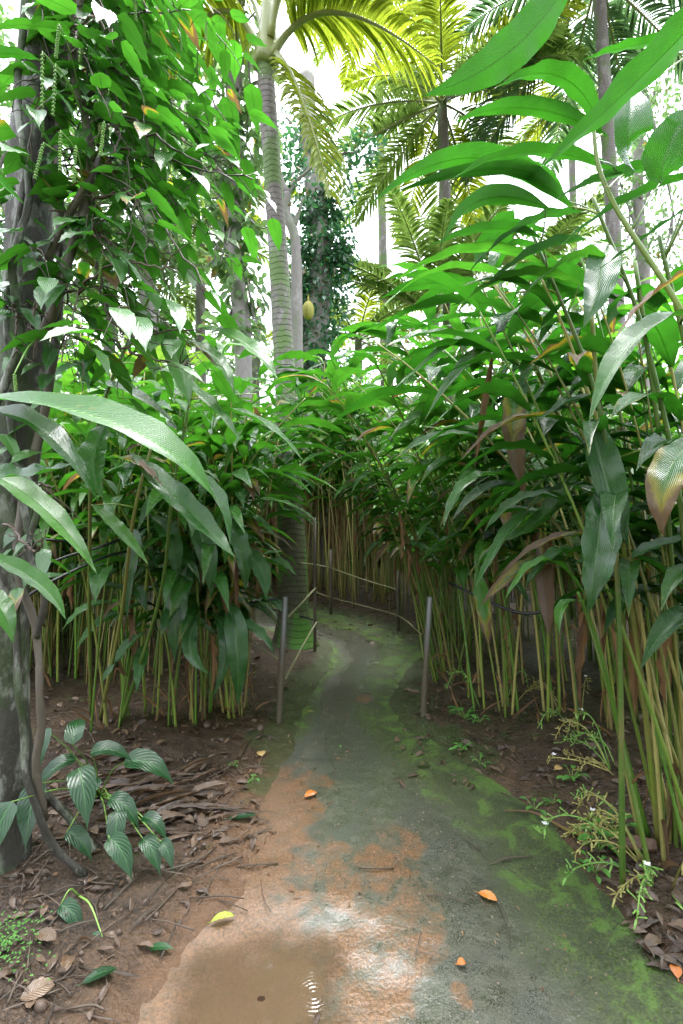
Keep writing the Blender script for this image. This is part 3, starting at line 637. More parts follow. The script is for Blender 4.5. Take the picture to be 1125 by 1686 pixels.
hero('cardamom_plant', g0(1.35, 2.15), 'cardamom plant with veined leaves hanging straight down in front of the right bank',
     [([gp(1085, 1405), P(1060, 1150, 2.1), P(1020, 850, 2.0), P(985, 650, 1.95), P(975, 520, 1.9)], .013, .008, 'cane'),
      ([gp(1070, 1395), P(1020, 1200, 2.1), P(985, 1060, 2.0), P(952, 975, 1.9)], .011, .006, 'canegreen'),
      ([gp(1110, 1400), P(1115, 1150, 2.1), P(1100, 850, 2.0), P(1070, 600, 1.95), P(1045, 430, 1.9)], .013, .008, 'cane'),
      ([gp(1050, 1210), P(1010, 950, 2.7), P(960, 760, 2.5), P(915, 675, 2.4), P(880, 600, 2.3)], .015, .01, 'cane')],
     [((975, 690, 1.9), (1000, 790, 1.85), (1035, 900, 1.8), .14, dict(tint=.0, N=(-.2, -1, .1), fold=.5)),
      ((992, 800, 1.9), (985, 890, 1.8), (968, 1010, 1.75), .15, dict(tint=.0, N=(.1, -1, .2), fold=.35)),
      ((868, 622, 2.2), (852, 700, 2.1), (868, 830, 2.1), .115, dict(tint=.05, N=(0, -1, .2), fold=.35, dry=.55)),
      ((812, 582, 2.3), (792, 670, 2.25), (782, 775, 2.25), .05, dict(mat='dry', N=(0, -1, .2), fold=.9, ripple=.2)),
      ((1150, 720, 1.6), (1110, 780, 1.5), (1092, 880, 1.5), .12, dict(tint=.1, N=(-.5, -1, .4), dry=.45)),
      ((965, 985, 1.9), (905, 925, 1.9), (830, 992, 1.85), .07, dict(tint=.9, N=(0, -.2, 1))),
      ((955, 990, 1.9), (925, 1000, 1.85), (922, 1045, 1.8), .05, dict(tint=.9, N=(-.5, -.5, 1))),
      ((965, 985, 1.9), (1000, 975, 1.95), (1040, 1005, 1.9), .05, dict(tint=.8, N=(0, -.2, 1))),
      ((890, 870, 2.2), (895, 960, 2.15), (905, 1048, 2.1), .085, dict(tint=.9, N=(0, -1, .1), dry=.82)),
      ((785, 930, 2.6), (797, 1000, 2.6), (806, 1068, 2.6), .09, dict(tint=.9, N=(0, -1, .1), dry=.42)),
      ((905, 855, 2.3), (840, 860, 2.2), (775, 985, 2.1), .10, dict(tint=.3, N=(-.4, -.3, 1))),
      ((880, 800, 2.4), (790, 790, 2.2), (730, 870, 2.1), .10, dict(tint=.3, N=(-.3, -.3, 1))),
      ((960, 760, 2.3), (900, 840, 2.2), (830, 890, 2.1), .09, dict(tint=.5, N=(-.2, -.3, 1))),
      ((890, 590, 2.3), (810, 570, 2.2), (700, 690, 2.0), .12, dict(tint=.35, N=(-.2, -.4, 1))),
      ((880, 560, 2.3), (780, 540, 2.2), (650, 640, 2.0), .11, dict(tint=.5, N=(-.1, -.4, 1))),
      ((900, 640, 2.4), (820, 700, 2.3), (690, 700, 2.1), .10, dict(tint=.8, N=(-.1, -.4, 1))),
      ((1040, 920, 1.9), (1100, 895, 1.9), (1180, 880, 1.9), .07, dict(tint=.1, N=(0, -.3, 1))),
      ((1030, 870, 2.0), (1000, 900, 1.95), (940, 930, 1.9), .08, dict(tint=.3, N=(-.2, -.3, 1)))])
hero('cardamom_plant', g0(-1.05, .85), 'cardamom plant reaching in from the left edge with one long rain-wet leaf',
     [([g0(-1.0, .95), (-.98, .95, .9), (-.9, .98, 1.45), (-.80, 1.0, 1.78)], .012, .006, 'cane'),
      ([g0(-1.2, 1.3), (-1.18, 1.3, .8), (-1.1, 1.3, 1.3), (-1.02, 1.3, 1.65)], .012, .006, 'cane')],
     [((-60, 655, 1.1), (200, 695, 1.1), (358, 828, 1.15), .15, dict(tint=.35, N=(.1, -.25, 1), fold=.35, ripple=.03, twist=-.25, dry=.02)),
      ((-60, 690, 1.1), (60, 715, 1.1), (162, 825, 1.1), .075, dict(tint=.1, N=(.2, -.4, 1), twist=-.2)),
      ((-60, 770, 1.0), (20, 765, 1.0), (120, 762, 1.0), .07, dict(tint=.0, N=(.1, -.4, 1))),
      ((-40, 770, 1.2), (80, 825, 1.2), (160, 945, 1.2), .065, dict(tint=.95, N=(.5, -.8, .6), fold=.5)),
      ((-50, 905, 1.2), (40, 945, 1.2), (108, 1020, 1.15), .06, dict(tint=.4, N=(.4, -.6, .9))),
      ((-50, 990, 1.1), (0, 1010, 1.1), (22, 1060, 1.1), .06, dict(tint=.6, N=(.4, -.8, .6))),
      ((-40, 250, 1.2), (0, 285, 1.2), (42, 338, 1.2), .06, dict(tint=.8, N=(.4, -.8, .6))),
      ((-60, 92, 1.2), (20, 88, 1.2), (68, 100, 1.2), .05, dict(tint=.8, N=(.1, -.7, .8)))])
hero('cardamom_plant', gp(185, 1212), 'cardamom plant whose lit leaves cross in front of the left bank beside the trunk',
     [([gp(165, 1208), (-1.25, 2.75, .9), (-.98, 2.3, 1.5), (-.85, 2.25, 1.9)], .012, .006, 'cane'),
      ([gp(198, 1216), (-1.05, 2.8, 1.0), (-.85, 2.45, 1.6), (-.72, 2.4, 2.2)], .012, .006, 'cane'),
      ([gp(150, 1200), (-1.4, 2.7, 1.2), (-1.1, 2.2, 1.9), (-.8, 2.1, 2.5)], .012, .006, 'cane')],
     [((215, 745, 2.2), (300, 830, 2.1), (388, 918, 1.95), .14, dict(tint=.1, N=(.2, -.4, 1), fold=.35)),
      ((290, 780, 2.2), (350, 800, 2.1), (380, 900, 2.05), .12, dict(tint=.1, N=(.4, -.3, 1))),
      ((150, 830, 2.1), (195, 870, 2.05), (245, 930, 2.0), .06, dict(tint=.9, N=(.3, -.6, .8))),
      ((170, 755, 2.2), (215, 768, 2.15), (268, 800, 2.1), .08, dict(tint=.95, N=(.1, -.3, 1), dry=.55)),
      ((330, 540, 2.0), (400, 568, 1.9), (458, 625, 1.85), .085, dict(tint=.95, N=(.1, -.6, .8))),
      ((265, 530, 2.0), (290, 590, 1.9), (312, 668, 1.85), .10, dict(tint=.9, N=(.3, -1, .3))),
      ((310, 560, 2.1), (360, 590, 2.0), (385, 650, 1.95), .07, dict(tint=.9, N=(.3, -.8, .5))),
      ((100, 640, 2.1), (200, 640, 2.1), (290, 700, 2.0), .10, dict(tint=.2, N=(.1, -.3, 1))),
      ((230, 600, 2.3), (320, 640, 2.2), (400, 730, 2.1), .11, dict(tint=.3, N=(.2, -.3, 1))),
      ((300, 680, 2.3), (400, 690, 2.2), (500, 760, 2.1), .11, dict(tint=.2, N=(.1, -.3, 1))),
      ((180, 690, 2.2), (160, 760, 2.15), (170, 820, 2.1), .12, dict(tint=.4, N=(0, -1, .4))),
      ((420, 650, 2.4), (480, 620, 2.3), (545, 640, 2.2), .03, dict(tint=.9, N=(0, -.4, 1), dry=.5))])

hero('cardamom_plant', gp(330, 1196), 'low dark cardamom plant whose wet leaves hang like a curtain before the left bank',
     [([gp(335, 1190), P(330, 1050, 3.2), P(318, 900, 3.1), P(300, 800, 3.0)], .012, .007, 'cane'),
      ([gp(372, 1182), P(375, 1050, 3.3), P(385, 920, 3.25), P(380, 780, 3.2)], .011, .006, 'cane'),
      ([gp(240, 1195), P(235, 1050, 3.2), P(245, 900, 3.0), P(240, 800, 3.0)], .011, .006, 'cane')],
     [((322, 905, 3.1), (296, 980, 3.0), (288, 1095, 3.0), .17, dict(tint=.0, N=(-.2, -1, .3), fold=.4)),
      ((330, 1010, 3.1), (318, 1060, 3.0), (345, 1110, 2.9), .10, dict(tint=.1, N=(.2, -1, .2), fold=.4)),
      ((378, 990, 3.2), (388, 1060, 3.1), (392, 1165, 3.1), .15, dict(tint=.0, N=(.1, -1, .4), fold=.3)),
      ((385, 905, 3.2), (425, 930, 3.2), (438, 990, 3.1), .13, dict(tint=.1, N=(.4, -.8, .6), fold=.3)),
      ((310, 850, 3.0), (335, 900, 2.9), (348, 985, 2.9), .14, dict(tint=.1, N=(.4, -.8, .6), fold=.3)),
      ((375, 850, 3.2), (400, 900, 3.1), (405, 975, 3.1), .13, dict(tint=.2, N=(.3, -.9, .4))),
      ((350, 1010, 3.2), (372, 1060, 3.1), (350, 1150, 3.1), .10, dict(tint=.0, N=(-.1, -1, .2))),
      ((240, 870, 3.0), (215, 930, 2.9), (210, 1020, 2.9), .13, dict(tint=.1, N=(-.4, -.8, .5))),
      ((245, 850, 3.0), (275, 890, 2.9), (290, 960, 2.9), .13, dict(tint=.2, N=(.4, -.7, .7))),
      ((300, 810, 3.0), (260, 820, 2.9), (225, 880, 2.8), .12, dict(tint=.3, N=(-.3, -.4, 1))),
      ((240, 1040, 3.1), (205, 1075, 3.0), (165, 1130, 2.9), .11, dict(tint=.2, N=(-.3, -.5, .8))),
      ((240, 1060, 3.1), (230, 1090, 3.0), (225, 1140, 2.9), .10, dict(tint=.2, N=(.1, -.9, .3))),
      ((372, 1020, 3.2), (420, 1040, 3.15), (452, 1078, 3.1), .10, dict(tint=.1, N=(.3, -.5, .8))),
      ((318, 880, 3.1), (290, 1020, 3.1), (283, 1120, 3.1), .07, dict(mat='dry', N=(0, -1, .2), fold=1.0, ripple=.3)),
      ((388, 880, 3.25), (386, 960, 3.2), (392, 1030, 3.2), .06, dict(mat='dry', N=(0, -1, .2), fold=1.0, ripple=.3)),
      ((220, 1010, 3.1), (222, 1060, 3.1), (232, 1110, 3.1), .08, dict(mat='dry', N=(0, -1, .2), fold=1.0, ripple=.3)),
      ((375, 930, 3.2), (362, 950, 3.15), (352, 985, 3.1), .07, dict(tint=.9, N=(0, -.9, .4), dry=.75)),
      ((235, 985, 3.1), (190, 1000, 3.0), (165, 1035, 3.0), .06, dict(tint=.9, N=(-.2, -.5, 1), dry=.6))])

# ------------------------------------------------------------------ the vine-clad trunk on the left
tb = np.array([-1.27, 1.98, 0])
tr = empty('tree', tb, 'lichen-spotted grey tree trunk wrapped by a vine at the left edge', 'tree')
pts = smooth_line([P(10, 1520, 1.98), P(8, 1200, 1.98), P(12, 850, 1.98), P(38, 600, 1.98), P(50, 400, 1.98), P(62, 200, 1.98), P(78, -120, 2.0), P(95, -420, 2.05)], 70)
mb = MB(); tube(mb, pts, np.interp(np.linspace(0, 1, 70), [0, .06, .2, 1], [.12, .095, .09, .08]), 22, lump=.25); mb.build('trunk', M['bark'], tr, tb)
vb = np.array([-1.05, 1.95, 0])
vn = empty('pepper_vine', vb, 'climbing pepper vine with heart-shaped leaves and hanging green spikes on the left trunk', 'vine')
def vstem(pl, r0, r1, mat='vine', n=40, lump=.35):
    mb = MB(); pts = smooth_line(pl, n); pts = pts+np.stack([vnoise(pts[:, 2]*6, pts[:, 0]*3, 1.5), vnoise(pts[:, 2]*6, 9, 4.5), 0*pts[:, 0]], 1)*.012
    tube(mb, pts, np.linspace(r0, r1, n), 12, (rs.rand(), rs.rand(), rs.rand()), lump=lump); mb.build('stem', M[mat], vn, vb); return pts
stems_ = [
 vstem([P(75, 1350, 1.9), P(60, 1250, 1.85), P(66, 1150, 1.83), P(60, 1040, 1.85), P(30, 930, 1.85), P(45, 800, 1.9), P(80, 650, 1.9), P(100, 450, 1.9), P(95, 250, 1.95), P(110, 60, 2), P(120, -150, 2)], .014, .016),
 vstem([gp(145, 1462), P(95, 1400, 1.9), P(62, 1330, 1.85), P(38, 1230, 1.85), P(30, 1120, 1.85), P(28, 1000, 1.87), P(60, 930, 1.85), P(45, 860, 1.85), P(20, 700, 1.88), P(8, 500, 1.9), P(40, 300, 1.9), P(60, 100, 1.95), P(50, -100, 1.95)], .013, .013, 'bark'),
 vstem([gp(160, 1425), P(120, 1350, 2.1), P(60, 1290, 2.05), P(20, 1260, 2.0), P(-20, 1230, 1.95)], .014, .018, 'bark'),
 vstem([P(70, 560, 1.9), P(100, 470, 1.85), P(140, 330, 1.85), P(145, 220, 1.85), P(120, 100, 1.9), P(135, -60, 1.9)], .02, .014),
 vstem([P(80, 430, 1.85), P(120, 340, 1.8), P(150, 290, 1.78), P(168, 240, 1.78)], .016, .008),
 vstem([P(60, 1050, 1.83), P(72, 980, 1.8), P(50, 900, 1.8), P(62, 830, 1.8), P(30, 760, 1.82)], .012, .012, 'bark'),
 vstem([P(-20, 700, 1.8), P(30, 560, 1.8), P(20, 440, 1.8), P(48, 320, 1.8), P(30, 160, 1.85), P(45, -60, 1.85)], .014, .012, 'bark'),
]
# branchlets: cascading outwards, leaves drooping from them
lm = {k: MB() for k in range(6)}; 
def pepper_leaves(mb, p, az, L, tint=None):
    k = len(p); h = np.stack([np.cos(az), np.sin(az), 0*az], 1); L = L*rs.uniform(.75, 1.2, k)
    dr = rs.uniform(.25, 1.6, k)[:, None]
    pet = p+nrm(h*.8+UP*.1)*(L*.22)[:, None]
    p1 = pet+nrm(h-UP*dr*.6)*(L*.5)[:, None]; p2 = p1+nrm(h*.8-UP*(dr+.25))*(L*.55)[:, None]
    leaves(mb, pet, p1, p2, L*rs.uniform(.36, .5, k), nrm(h*.7+UP*.8), 'pepper', 12, 7, rs.uniform(.1, .45, k), rs.uniform(.02, .1, k),
           rs.uniform(.1, 1, k) if tint is None else tint, np.where(rs.rand(k) < .03, rs.uniform(.3, .8, k), rs.uniform(0, .08, k)), rs.uniform(-.5, .5, k), .1)
    return pet
def branchlet(start, end, sag, i, L=.135, dens=.06, spikes=1, bare=.0, r=.004):
    start, end = np.array(start), np.array(end); n = 16; s = np.linspace(0, 1, n)[:, None]
    pts = start+(end-start)*s+UP*(np.sin(s*3.14)*.08-sag*s**2)+np.stack([vnoise(s[:, 0]*5+i, i*1.7), vnoise(s[:, 0]*5+i*3, 5.), vnoise(s[:, 0]*5, i*2.)], 1)*.045
    tm = MB(); tube(tm, pts, np.linspace(r, r*.35, n), 5, (rs.rand(), .5, rs.rand()))
    length = np.linalg.norm(end-start); k = max(3, int(length/dens)); ss = np.linspace(.12+bare, 1, k)*(n-1)
    p = np.stack([np.interp(ss, np.arange(n), pts[:, c]) for c in range(3)], 1)
    dr = end-start; base = math.atan2(dr[1], dr[0]); az = base+np.where(np.arange(k) % 2, .9, -.9)+rs.normal(0, .5, k)
    mb = MB(); pet = pepper_leaves(mb, p, az, L)
    for a_, b_ in zip(p, pet): tube(tm, [a_, (a_+b_)/2+UP*.004, b_], .0016, 4, (.5, .5, .5))
    # side twigs
    for q in range(rs.randint(2, 5)):
        j = rs.randint(2, n-1); d = nrm(rs.normal(0, 1, 3)+np.array([.4, 0, -.3])); l = rs.uniform(.08, .28)
        tp = smooth_line([pts[j], pts[j]+d*l*.5+UP*.02, pts[j]+d*l-UP*.04], 6); tube(tm, tp, np.linspace(.0028, .0012, 6), 4, (rs.rand(), .5, rs.rand()))
        if rs.rand() < .7: pepper_leaves(mb, tp[[3, 5]], np.array([math.atan2(d[1], d[0])+.7, math.atan2(d[1], d[0])-.5]), L*.9)
    b = tm.build('branch', M['twig'], vn, vb); mb.build('foliage', M['pepper'], b, vb)
    for q in range(spikes):
        sm = MB(); j = rs.randint(3, n-1); spike(sm, pts[j], rs.uniform(.07, .13)); sm.build('pepper_spike', M['spike'], b, vb)
def spike(sm, p, L):
    n = 14; s = np.linspace(0, 1, n); w_ = rs.uniform(-.15, .15, 2)
    pts = np.asarray(p)[None]+np.stack([w_[0]*s*L, w_[1]*s*L, -s*L], 1)
    tube(sm, pts, .0012, 4)
    for i in range(1, n):
        for q in range(4):
            a_ = q*1.57+i*.8; c = pts[i]+np.array([math.cos(a_), math.sin(a_), 0])*.0032
            tube(sm, [c-UP*.0022, c-UP*.0008, c+UP*.0008, c+UP*.0022], [.0012, .0026, .0026, .0012], 5, (rs.rand(), 0, rs.rand()))
def on_stem(z, j):
    s_ = stems_[j]; return s_[np.argmin(np.abs(s_[:, 2]-z))]
i = 0
for (ex, ey, ed, sx, sy, sag) in [
  (200, 60, 1.9, 100, 20, .1), (260, 40, 2.1, 110, -40, .1), (300, 110, 2.2, 120, 10, .15), (350, 60, 2.4, 140, -60, .1), (400, 40, 2.6, 150, -80, .1), (330, 180, 2.0, 140, 120, .15),
  (385, 150, 2.2, 150, 60, .15), (420, 90, 2.3, 160, 0, .1), (250, 150, 1.7, 110, 80, .1), (220, 230, 1.8, 130, 160, .1), (300, 260, 1.9, 140, 200, .1), (360, 250, 2.1, 150, 160, .12),
  (400, 230, 2.2, 160, 120, .12), (430, 310, 2.1, 170, 230, .1), (350, 330, 1.9, 150, 260, .1), (290, 350, 1.8, 130, 290, .1), (240, 330, 1.6, 120, 260, .1), (410, 400, 2.2, 170, 320, .12),
  (330, 420, 2.0, 130, 350, .12), (360, 480, 1.9, 140, 400, .1), (270, 440, 1.7, 120, 390, .1), (220, 480, 1.6, 110, 420, .1), (300, 520, 1.9, 120, 470, .1), (250, 560, 1.9, 110, 500, .1),
  (180, 380, 1.6, 110, 330, .1), (150, 540, 1.6, 90, 500, .08), (200, 600, 1.8, 80, 560, .1), (60, 60, 1.7, 90, 0, .1), (20, 150, 1.7, 60, 100, .1), (30, 230, 1.6, 80, 190, .08), (60, 450, 1.65, 30, 420, .05),
  (150, 130, 1.5, 90, 70, .1), (180, 30, 1.6, 110, -60, .1), (240, -10, 1.8, 120, -80, .1), (310, 0, 2.0, 130, -100, .1), (160, 250, 2.3, 120, 200, .1), (210, 110, 2.4, 120, 60, .1), (270, 210, 2.5, 140, 150, .1),
  (130, 620, 1.6, 60, 590, .05), (340, 560, 2.1, 150, 520, .1), (390, 330, 2.5, 150, 270, .1), (310, 90, 2.7, 120, 40, .1), (190, 300, 2.0, 120, 260, .1),
  (120, 20, 2.2, 90, -60, .1), (165, 70, 2.3, 100, 0, .1), (225, 30, 2.5, 120, -60, .1), (345, 20, 2.8, 150, -90, .1), (370, 110, 2.8, 170, 40, .1), (150, 170, 2.1, 100, 110, .1), (235, 270, 2.2, 130, 210, .1), (290, 150, 2.3, 140, 80, .1), (330, 230, 2.5, 150, 170, .1)]:
    st = P(sx, sy, 1.95); j = i % 4
    st = on_stem(st[2], [0, 3, 0, 3][j]) if sy > -150 else st
    branchlet(st, P(ex, ey, ed), sag, i, L=.16 if ed > 1.55 else .125, dens=.068, spikes=1 if i % 2 else 0); i += 1
# bare tangled twigs in front of the trunk
tw = 0
for (a0, a1, a2) in [((40, 560, 1.8), (60, 500, 1.75), (55, 590, 1.72)), ((20, 500, 1.8), (25, 520, 1.75), (20, 590, 1.75)), ((150, 290, 1.8), (190, 250, 1.75), (200, 180, 1.75)), ((130, 480, 1.8), (200, 430, 1.7), (290, 450, 1.7)),
                     ((150, 330, 1.8), (230, 330, 1.75), (340, 480, 1.7)), ((140, 370, 1.8), (190, 400, 1.75), (250, 460, 1.7)), ((160, 150, 1.9), (250, 220, 1.8), (390, 300, 1.8)), ((150, 230, 1.8), (300, 270, 1.9), (420, 295, 1.9)),
                     ((30, 820, 1.8), (70, 800, 1.7), (85, 830, 1.7)), ((10, 860, 1.8), (60, 905, 1.7), (80, 870, 1.7)), ((170, 500, 1.8), (210, 540, 1.8), (330, 545, 1.8)), ((180, 560, 1.9), (250, 590, 1.8), (330, 600, 1.8)),
                     ((105, 60, 1.8), (150, 30, 1.7), (190, 60, 1.7)), ((160, 430, 1.8), (180, 520, 1.75), (230, 560, 1.7))]:
    mb = MB(); a0, a1, a2 = P(*a0), P(*a1), P(*a2)
    pts = smooth_line([a0, a1, a2], 20); pts += rs.normal(0, .006, pts.shape)
    tube(mb, pts, np.linspace(.006, .0025, 20), 6, (rs.rand(), .5, rs.rand()), lump=.3)
    for q in range(6):
        j = rs.randint(3, 18); d = nrm(rs.normal(0, 1, 3)); l = rs.uniform(.05, .2)
        tp = pts[j]+d*np.linspace(0, l, 7)[:, None]+rs.normal(0, .006, (7, 3)); tp[0] = pts[j]; tube(mb, tp, np.linspace(.003, .001, 7), 4, (rs.rand(), .5, rs.rand()))
    mb.build('twig', M['twig'], vn, vb)
# large spikes seen near the top left
for (a_, b_, L) in [(70, 85, .17), (92, 105, .15), (72, 235, .12), (100, 215, .13), (98, 40, .1), (125, 240, .1), (172, 200, .1), (24, 615, .07)]:
    sm = MB(); p = P(a_, b_, 1.5); spike(sm, p, L)
    q = on_stem(p[2]+.05, 3); tube(sm, smooth_line([q, (p+q)/2+UP*.04, p], 8), .0022, 5); sm.build('pepper_spike', M['spike'], vn, vb)
# leaves close to the trunk
mb = MB()
for q in range(130):
    sj = stems_[rs.choice([0, 3, 6, 1])]; p = sj[rs.randint(8, len(sj))]
    if p[2] < 1.2: continue
    pepper_leaves(mb, p[None]+rs.normal(0, .03, (1, 3)), np.array([rs.uniform(-2.6, .6)]), .14)
mb.build('foliage', M['pepper'], vn, vb)

# ------------------------------------------------------------------ palms
def frond(mbl, mbr, P0, P1, P2, nl=60, LL=.55, W=.035, start=.22, droop=.6, tint=(.3, 1), dry=0., r0=.03, n=5, upf=.25, N=UP, vee=.3):
    P0, P1, P2 = map(np.asarray, (P0, P1, P2)); s = np.linspace(0, 1, 22)[:, None]
    pts = (1-s)**2*P0+2*s*(1-s)*P1+s**2*P2
    tube(mbr, pts, np.linspace(r0, r0*.12, 22), 6, (rs.rand(), 0, rs.rand()))
    t_ = np.linspace(start, .99, nl); tt = t_[:, None]
    B = (1-tt)**2*P0+2*tt*(1-tt)*P1+tt**2*P2; T = nrm(2*(1-tt)*(P1-P0)+2*tt*(P2-P1))
    side = nrm(np.cross(T, np.asarray(N)[None]+0*T)); no = np.cross(side, T)
    q = (t_-start)/(1-start); ln = LL*np.interp(q, [0, .12, .4, .8, 1], [.45, .8, 1, .7, .25])
    for sg in (1, -1):
        l = ln*rs.uniform(.85, 1.1, nl); d = nrm(side*sg*.85+T*(.35+.5*q[:, None])+no*vee+rs.normal(0, .07, (nl, 3)))
        dp = droop*rs.uniform(.6, 1.4, nl)[:, None]
        p1 = B+d*(l*.5)[:, None]; p2 = p1+nrm(d-UP*dp*1.4)*(l*.5)[:, None]
        leaves(mbl, B, p1, p2, W*rs.uniform(.8, 1.1, nl), nrm(no+.3*UP), 'leaflet', n, 3, .5, 0, rs.uniform(*tint, nl), np.where(rs.rand(nl) < .3+dry, dry, dry*.5), rs.uniform(-.3, .3, nl))

# main palm
pb = gp(486, 1066)
palm = empty('palm_tree', pb, 'slim ringed palm with a mossy foot standing at the left of the path bend', 'palm')
fl = smooth_line([pb-UP*.05, P(484, 1000, 5.37), P(481, 900, 5.4), P(474, 760, 5.4)], 30)
mb = MB(); tube(mb, fl, np.interp(np.linspace(0, 1, 30), [0, .12, .3, 1], [.29, .22, .17, .14]), 28, lump=.1); mb.build('trunk_foot', M['palmbase'], palm, pb)
tk = smooth_line([P(474.5, 770, 5.4), P(468, 600, 5.4), P(457, 400, 5.4), P(443, 200, 5.4), P(437, 105, 5.4)], 90)
rad = np.interp(np.linspace(0, 1, 90), [0, .5, 1], [.125, .105, .092])*(1+.02*np.sin(np.linspace(0, 90*2.1, 90)))
mb = MB(); tube(mb, tk, rad, 28, lump=.05); mb.build('trunk', M['palmbark'], palm, pb)
mb = MB(); cr = smooth_line([P(437, 112, 5.4), P(440, 85, 5.4), P(442, 30, 5.4), P(444, -60, 5.4)], 14); tube(mb, cr, [.12, .15, .16, .15, .14, .13, .12, .11, .10, .09, .08, .07, .06, .05], 20, lump=.2); mb.build('crown_shaft', M['petiole'], palm, pb)
for (a0, a1, a2, mt, LL, dr) in [
  ((448, 95, 5.3), (520, -60, 5.2), (720, 110, 4.9), 'palm', 1.0, 1.1),
  ((455, 90, 5.3), (492, 120, 4.9), (545, 325, 4.6), 'palm', .62, .8),
  ((430, 90, 5.4), (370, -80, 5.5), (250, 150, 5.6), 'palm', .85, 1.),
  ((446, 60, 5.3), (470, -150, 5.0), (620, -60, 4.6), 'palmg', .9, .7),
  ((440, 50, 5.4), (430, -200, 5.6), (300, -150, 6.0), 'palmg', .9, .7),
  ((440, 50, 5.6), (460, -150, 6.6), (560, 60, 7.4), 'palm', .9, .9),
  ((436, 60, 5.6), (400, -100, 6.6), (330, 40, 7.2), 'palm', .9, .9),
  ((441, 40, 5.4), (445, -260, 5.4), (480, -400, 5.3), 'palmg', .8, .3)]:
    ml, mr = MB(), MB(); frond(ml, mr, P(*a0), P(*a1), P(*a2), 74, LL, .045, .2, dr, r0=.045, n=6)
    fo = mr.build('frond', M['petiole'], palm, pb); ml.build('leaflets', M[mt], fo, pb)

# background palm prototypes: unit crown at the origin
def crown_fronds(root, nf, length, LL, mats, droop=.6, el=(-.3, 1.2), nl=58, W=.075, r0=.035, up=0.):
    for i in range(nf):
        a_ = i*2.399+rs.uniform(-.2, .2); e_ = rs.uniform(*el); l = length*rs.uniform(.85, 1.1)
        d = np.array([math.cos(a_)*math.cos(e_), math.sin(a_)*math.cos(e_), math.sin(e_)]); h = np.array([math.cos(a_), math.sin(a_), 0])
        p1 = d*l*.55; p2 = p1+nrm(h*.8+UP*(math.sin(e_)*.4-.55+up))*l*.5
        ml, mr = MB(), MB(); frond(ml, mr, d*.1, p1, p2, nl, LL, W, .15, droop, r0=r0, n=5)
        fo = mr.build('frond', M['petiole'], root); ml.build('leaflets', M[mats[i % len(mats)]], fo)
def bg_palm(px, py, d, label, nf=16, length=3.4, LL=.8, mats=('palm',), trunk_r=.16, lean=0., el=(-.4, 1.1), trunk=True, group=None, **kw):
    top = P(px, py, d); base = np.array([top[0]+lean, top[1], 0.])
    root = empty('palm_tree', top, label, 'palm', group)
    crown_fronds(root, nf, length, LL, mats, el=el, **kw)
    if trunk:
        mb = MB(); tube(mb, smooth_line([base-top, (base-top)*.5+np.array([lean*.15, 0, 0]), np.zeros(3)], 40), np.linspace(trunk_r*1.3, trunk_r*.85, 40), 14, lump=.08); mb.build('trunk', M['palmbark'], root)
    return root
bg_palm(728, 170, 13, 'tall coconut palm with yellow backlit fronds behind the right bank', nf=28, length=3.7, LL=.95, mats=('palm', 'palmg', 'palmg'), lean=.3, trunk_r=.16, el=(-.75, 1.2))
bg_palm(985, -40, 11, 'dark crowned coconut palm above the top right corner', nf=20, length=4.0, LL=.9, mats=('palmd',), lean=.6, trunk_r=.15, el=(-.7, .8), droop=.8)
bg_palm(716, 520, 12, 'young coconut palm with upright pale fronds left of the tall palm trunk', nf=14, length=3.0, LL=.7, mats=('palmg',), trunk=True, trunk_r=.13, el=(.2, 1.3), up=.4)
bg_palm(940, 160, 22, 'distant slender coconut palm behind the large right-hand leaves', nf=16, length=3.6, LL=.8, mats=('palm', 'palmg'), trunk_r=.16, lean=.3)
bg_palm(330, 380, 14, 'distant palm with drooping yellow-green fronds behind the pepper leaves', nf=16, length=3.4, LL=.8, mats=('palmg', 'palm'), trunk_r=.15)
bg_palm(590, 560, 16, 'low palm with yellowing fronds beside the ivy-clad tree', nf=14, length=3.2, LL=.8, mats=('palm', 'palmg'), trunk_r=.15, el=(-.1, 1.2), up=.2)
bg_palm(180, 470, 12, 'low palm with feathery fronds at the far left behind the bank', nf=14, length=3.2, LL=.8, mats=('palmg',), trunk_r=.15, el=(-.1, 1.2), up=.2)
bg_palm(620, -30, 19, 'coconut palm high in the centre between the two palm crowns', nf=16, length=4, LL=.9, mats=('palm', 'palmg'), trunk_r=.16, lean=.4)
bg_palm(870, 480, 15, 'low palm with pale fronds glimpsed through the right bank', nf=14, length=3.2, LL=.8, mats=('palmg',), trunk_r=.15, el=(0, 1.2), up=.2)

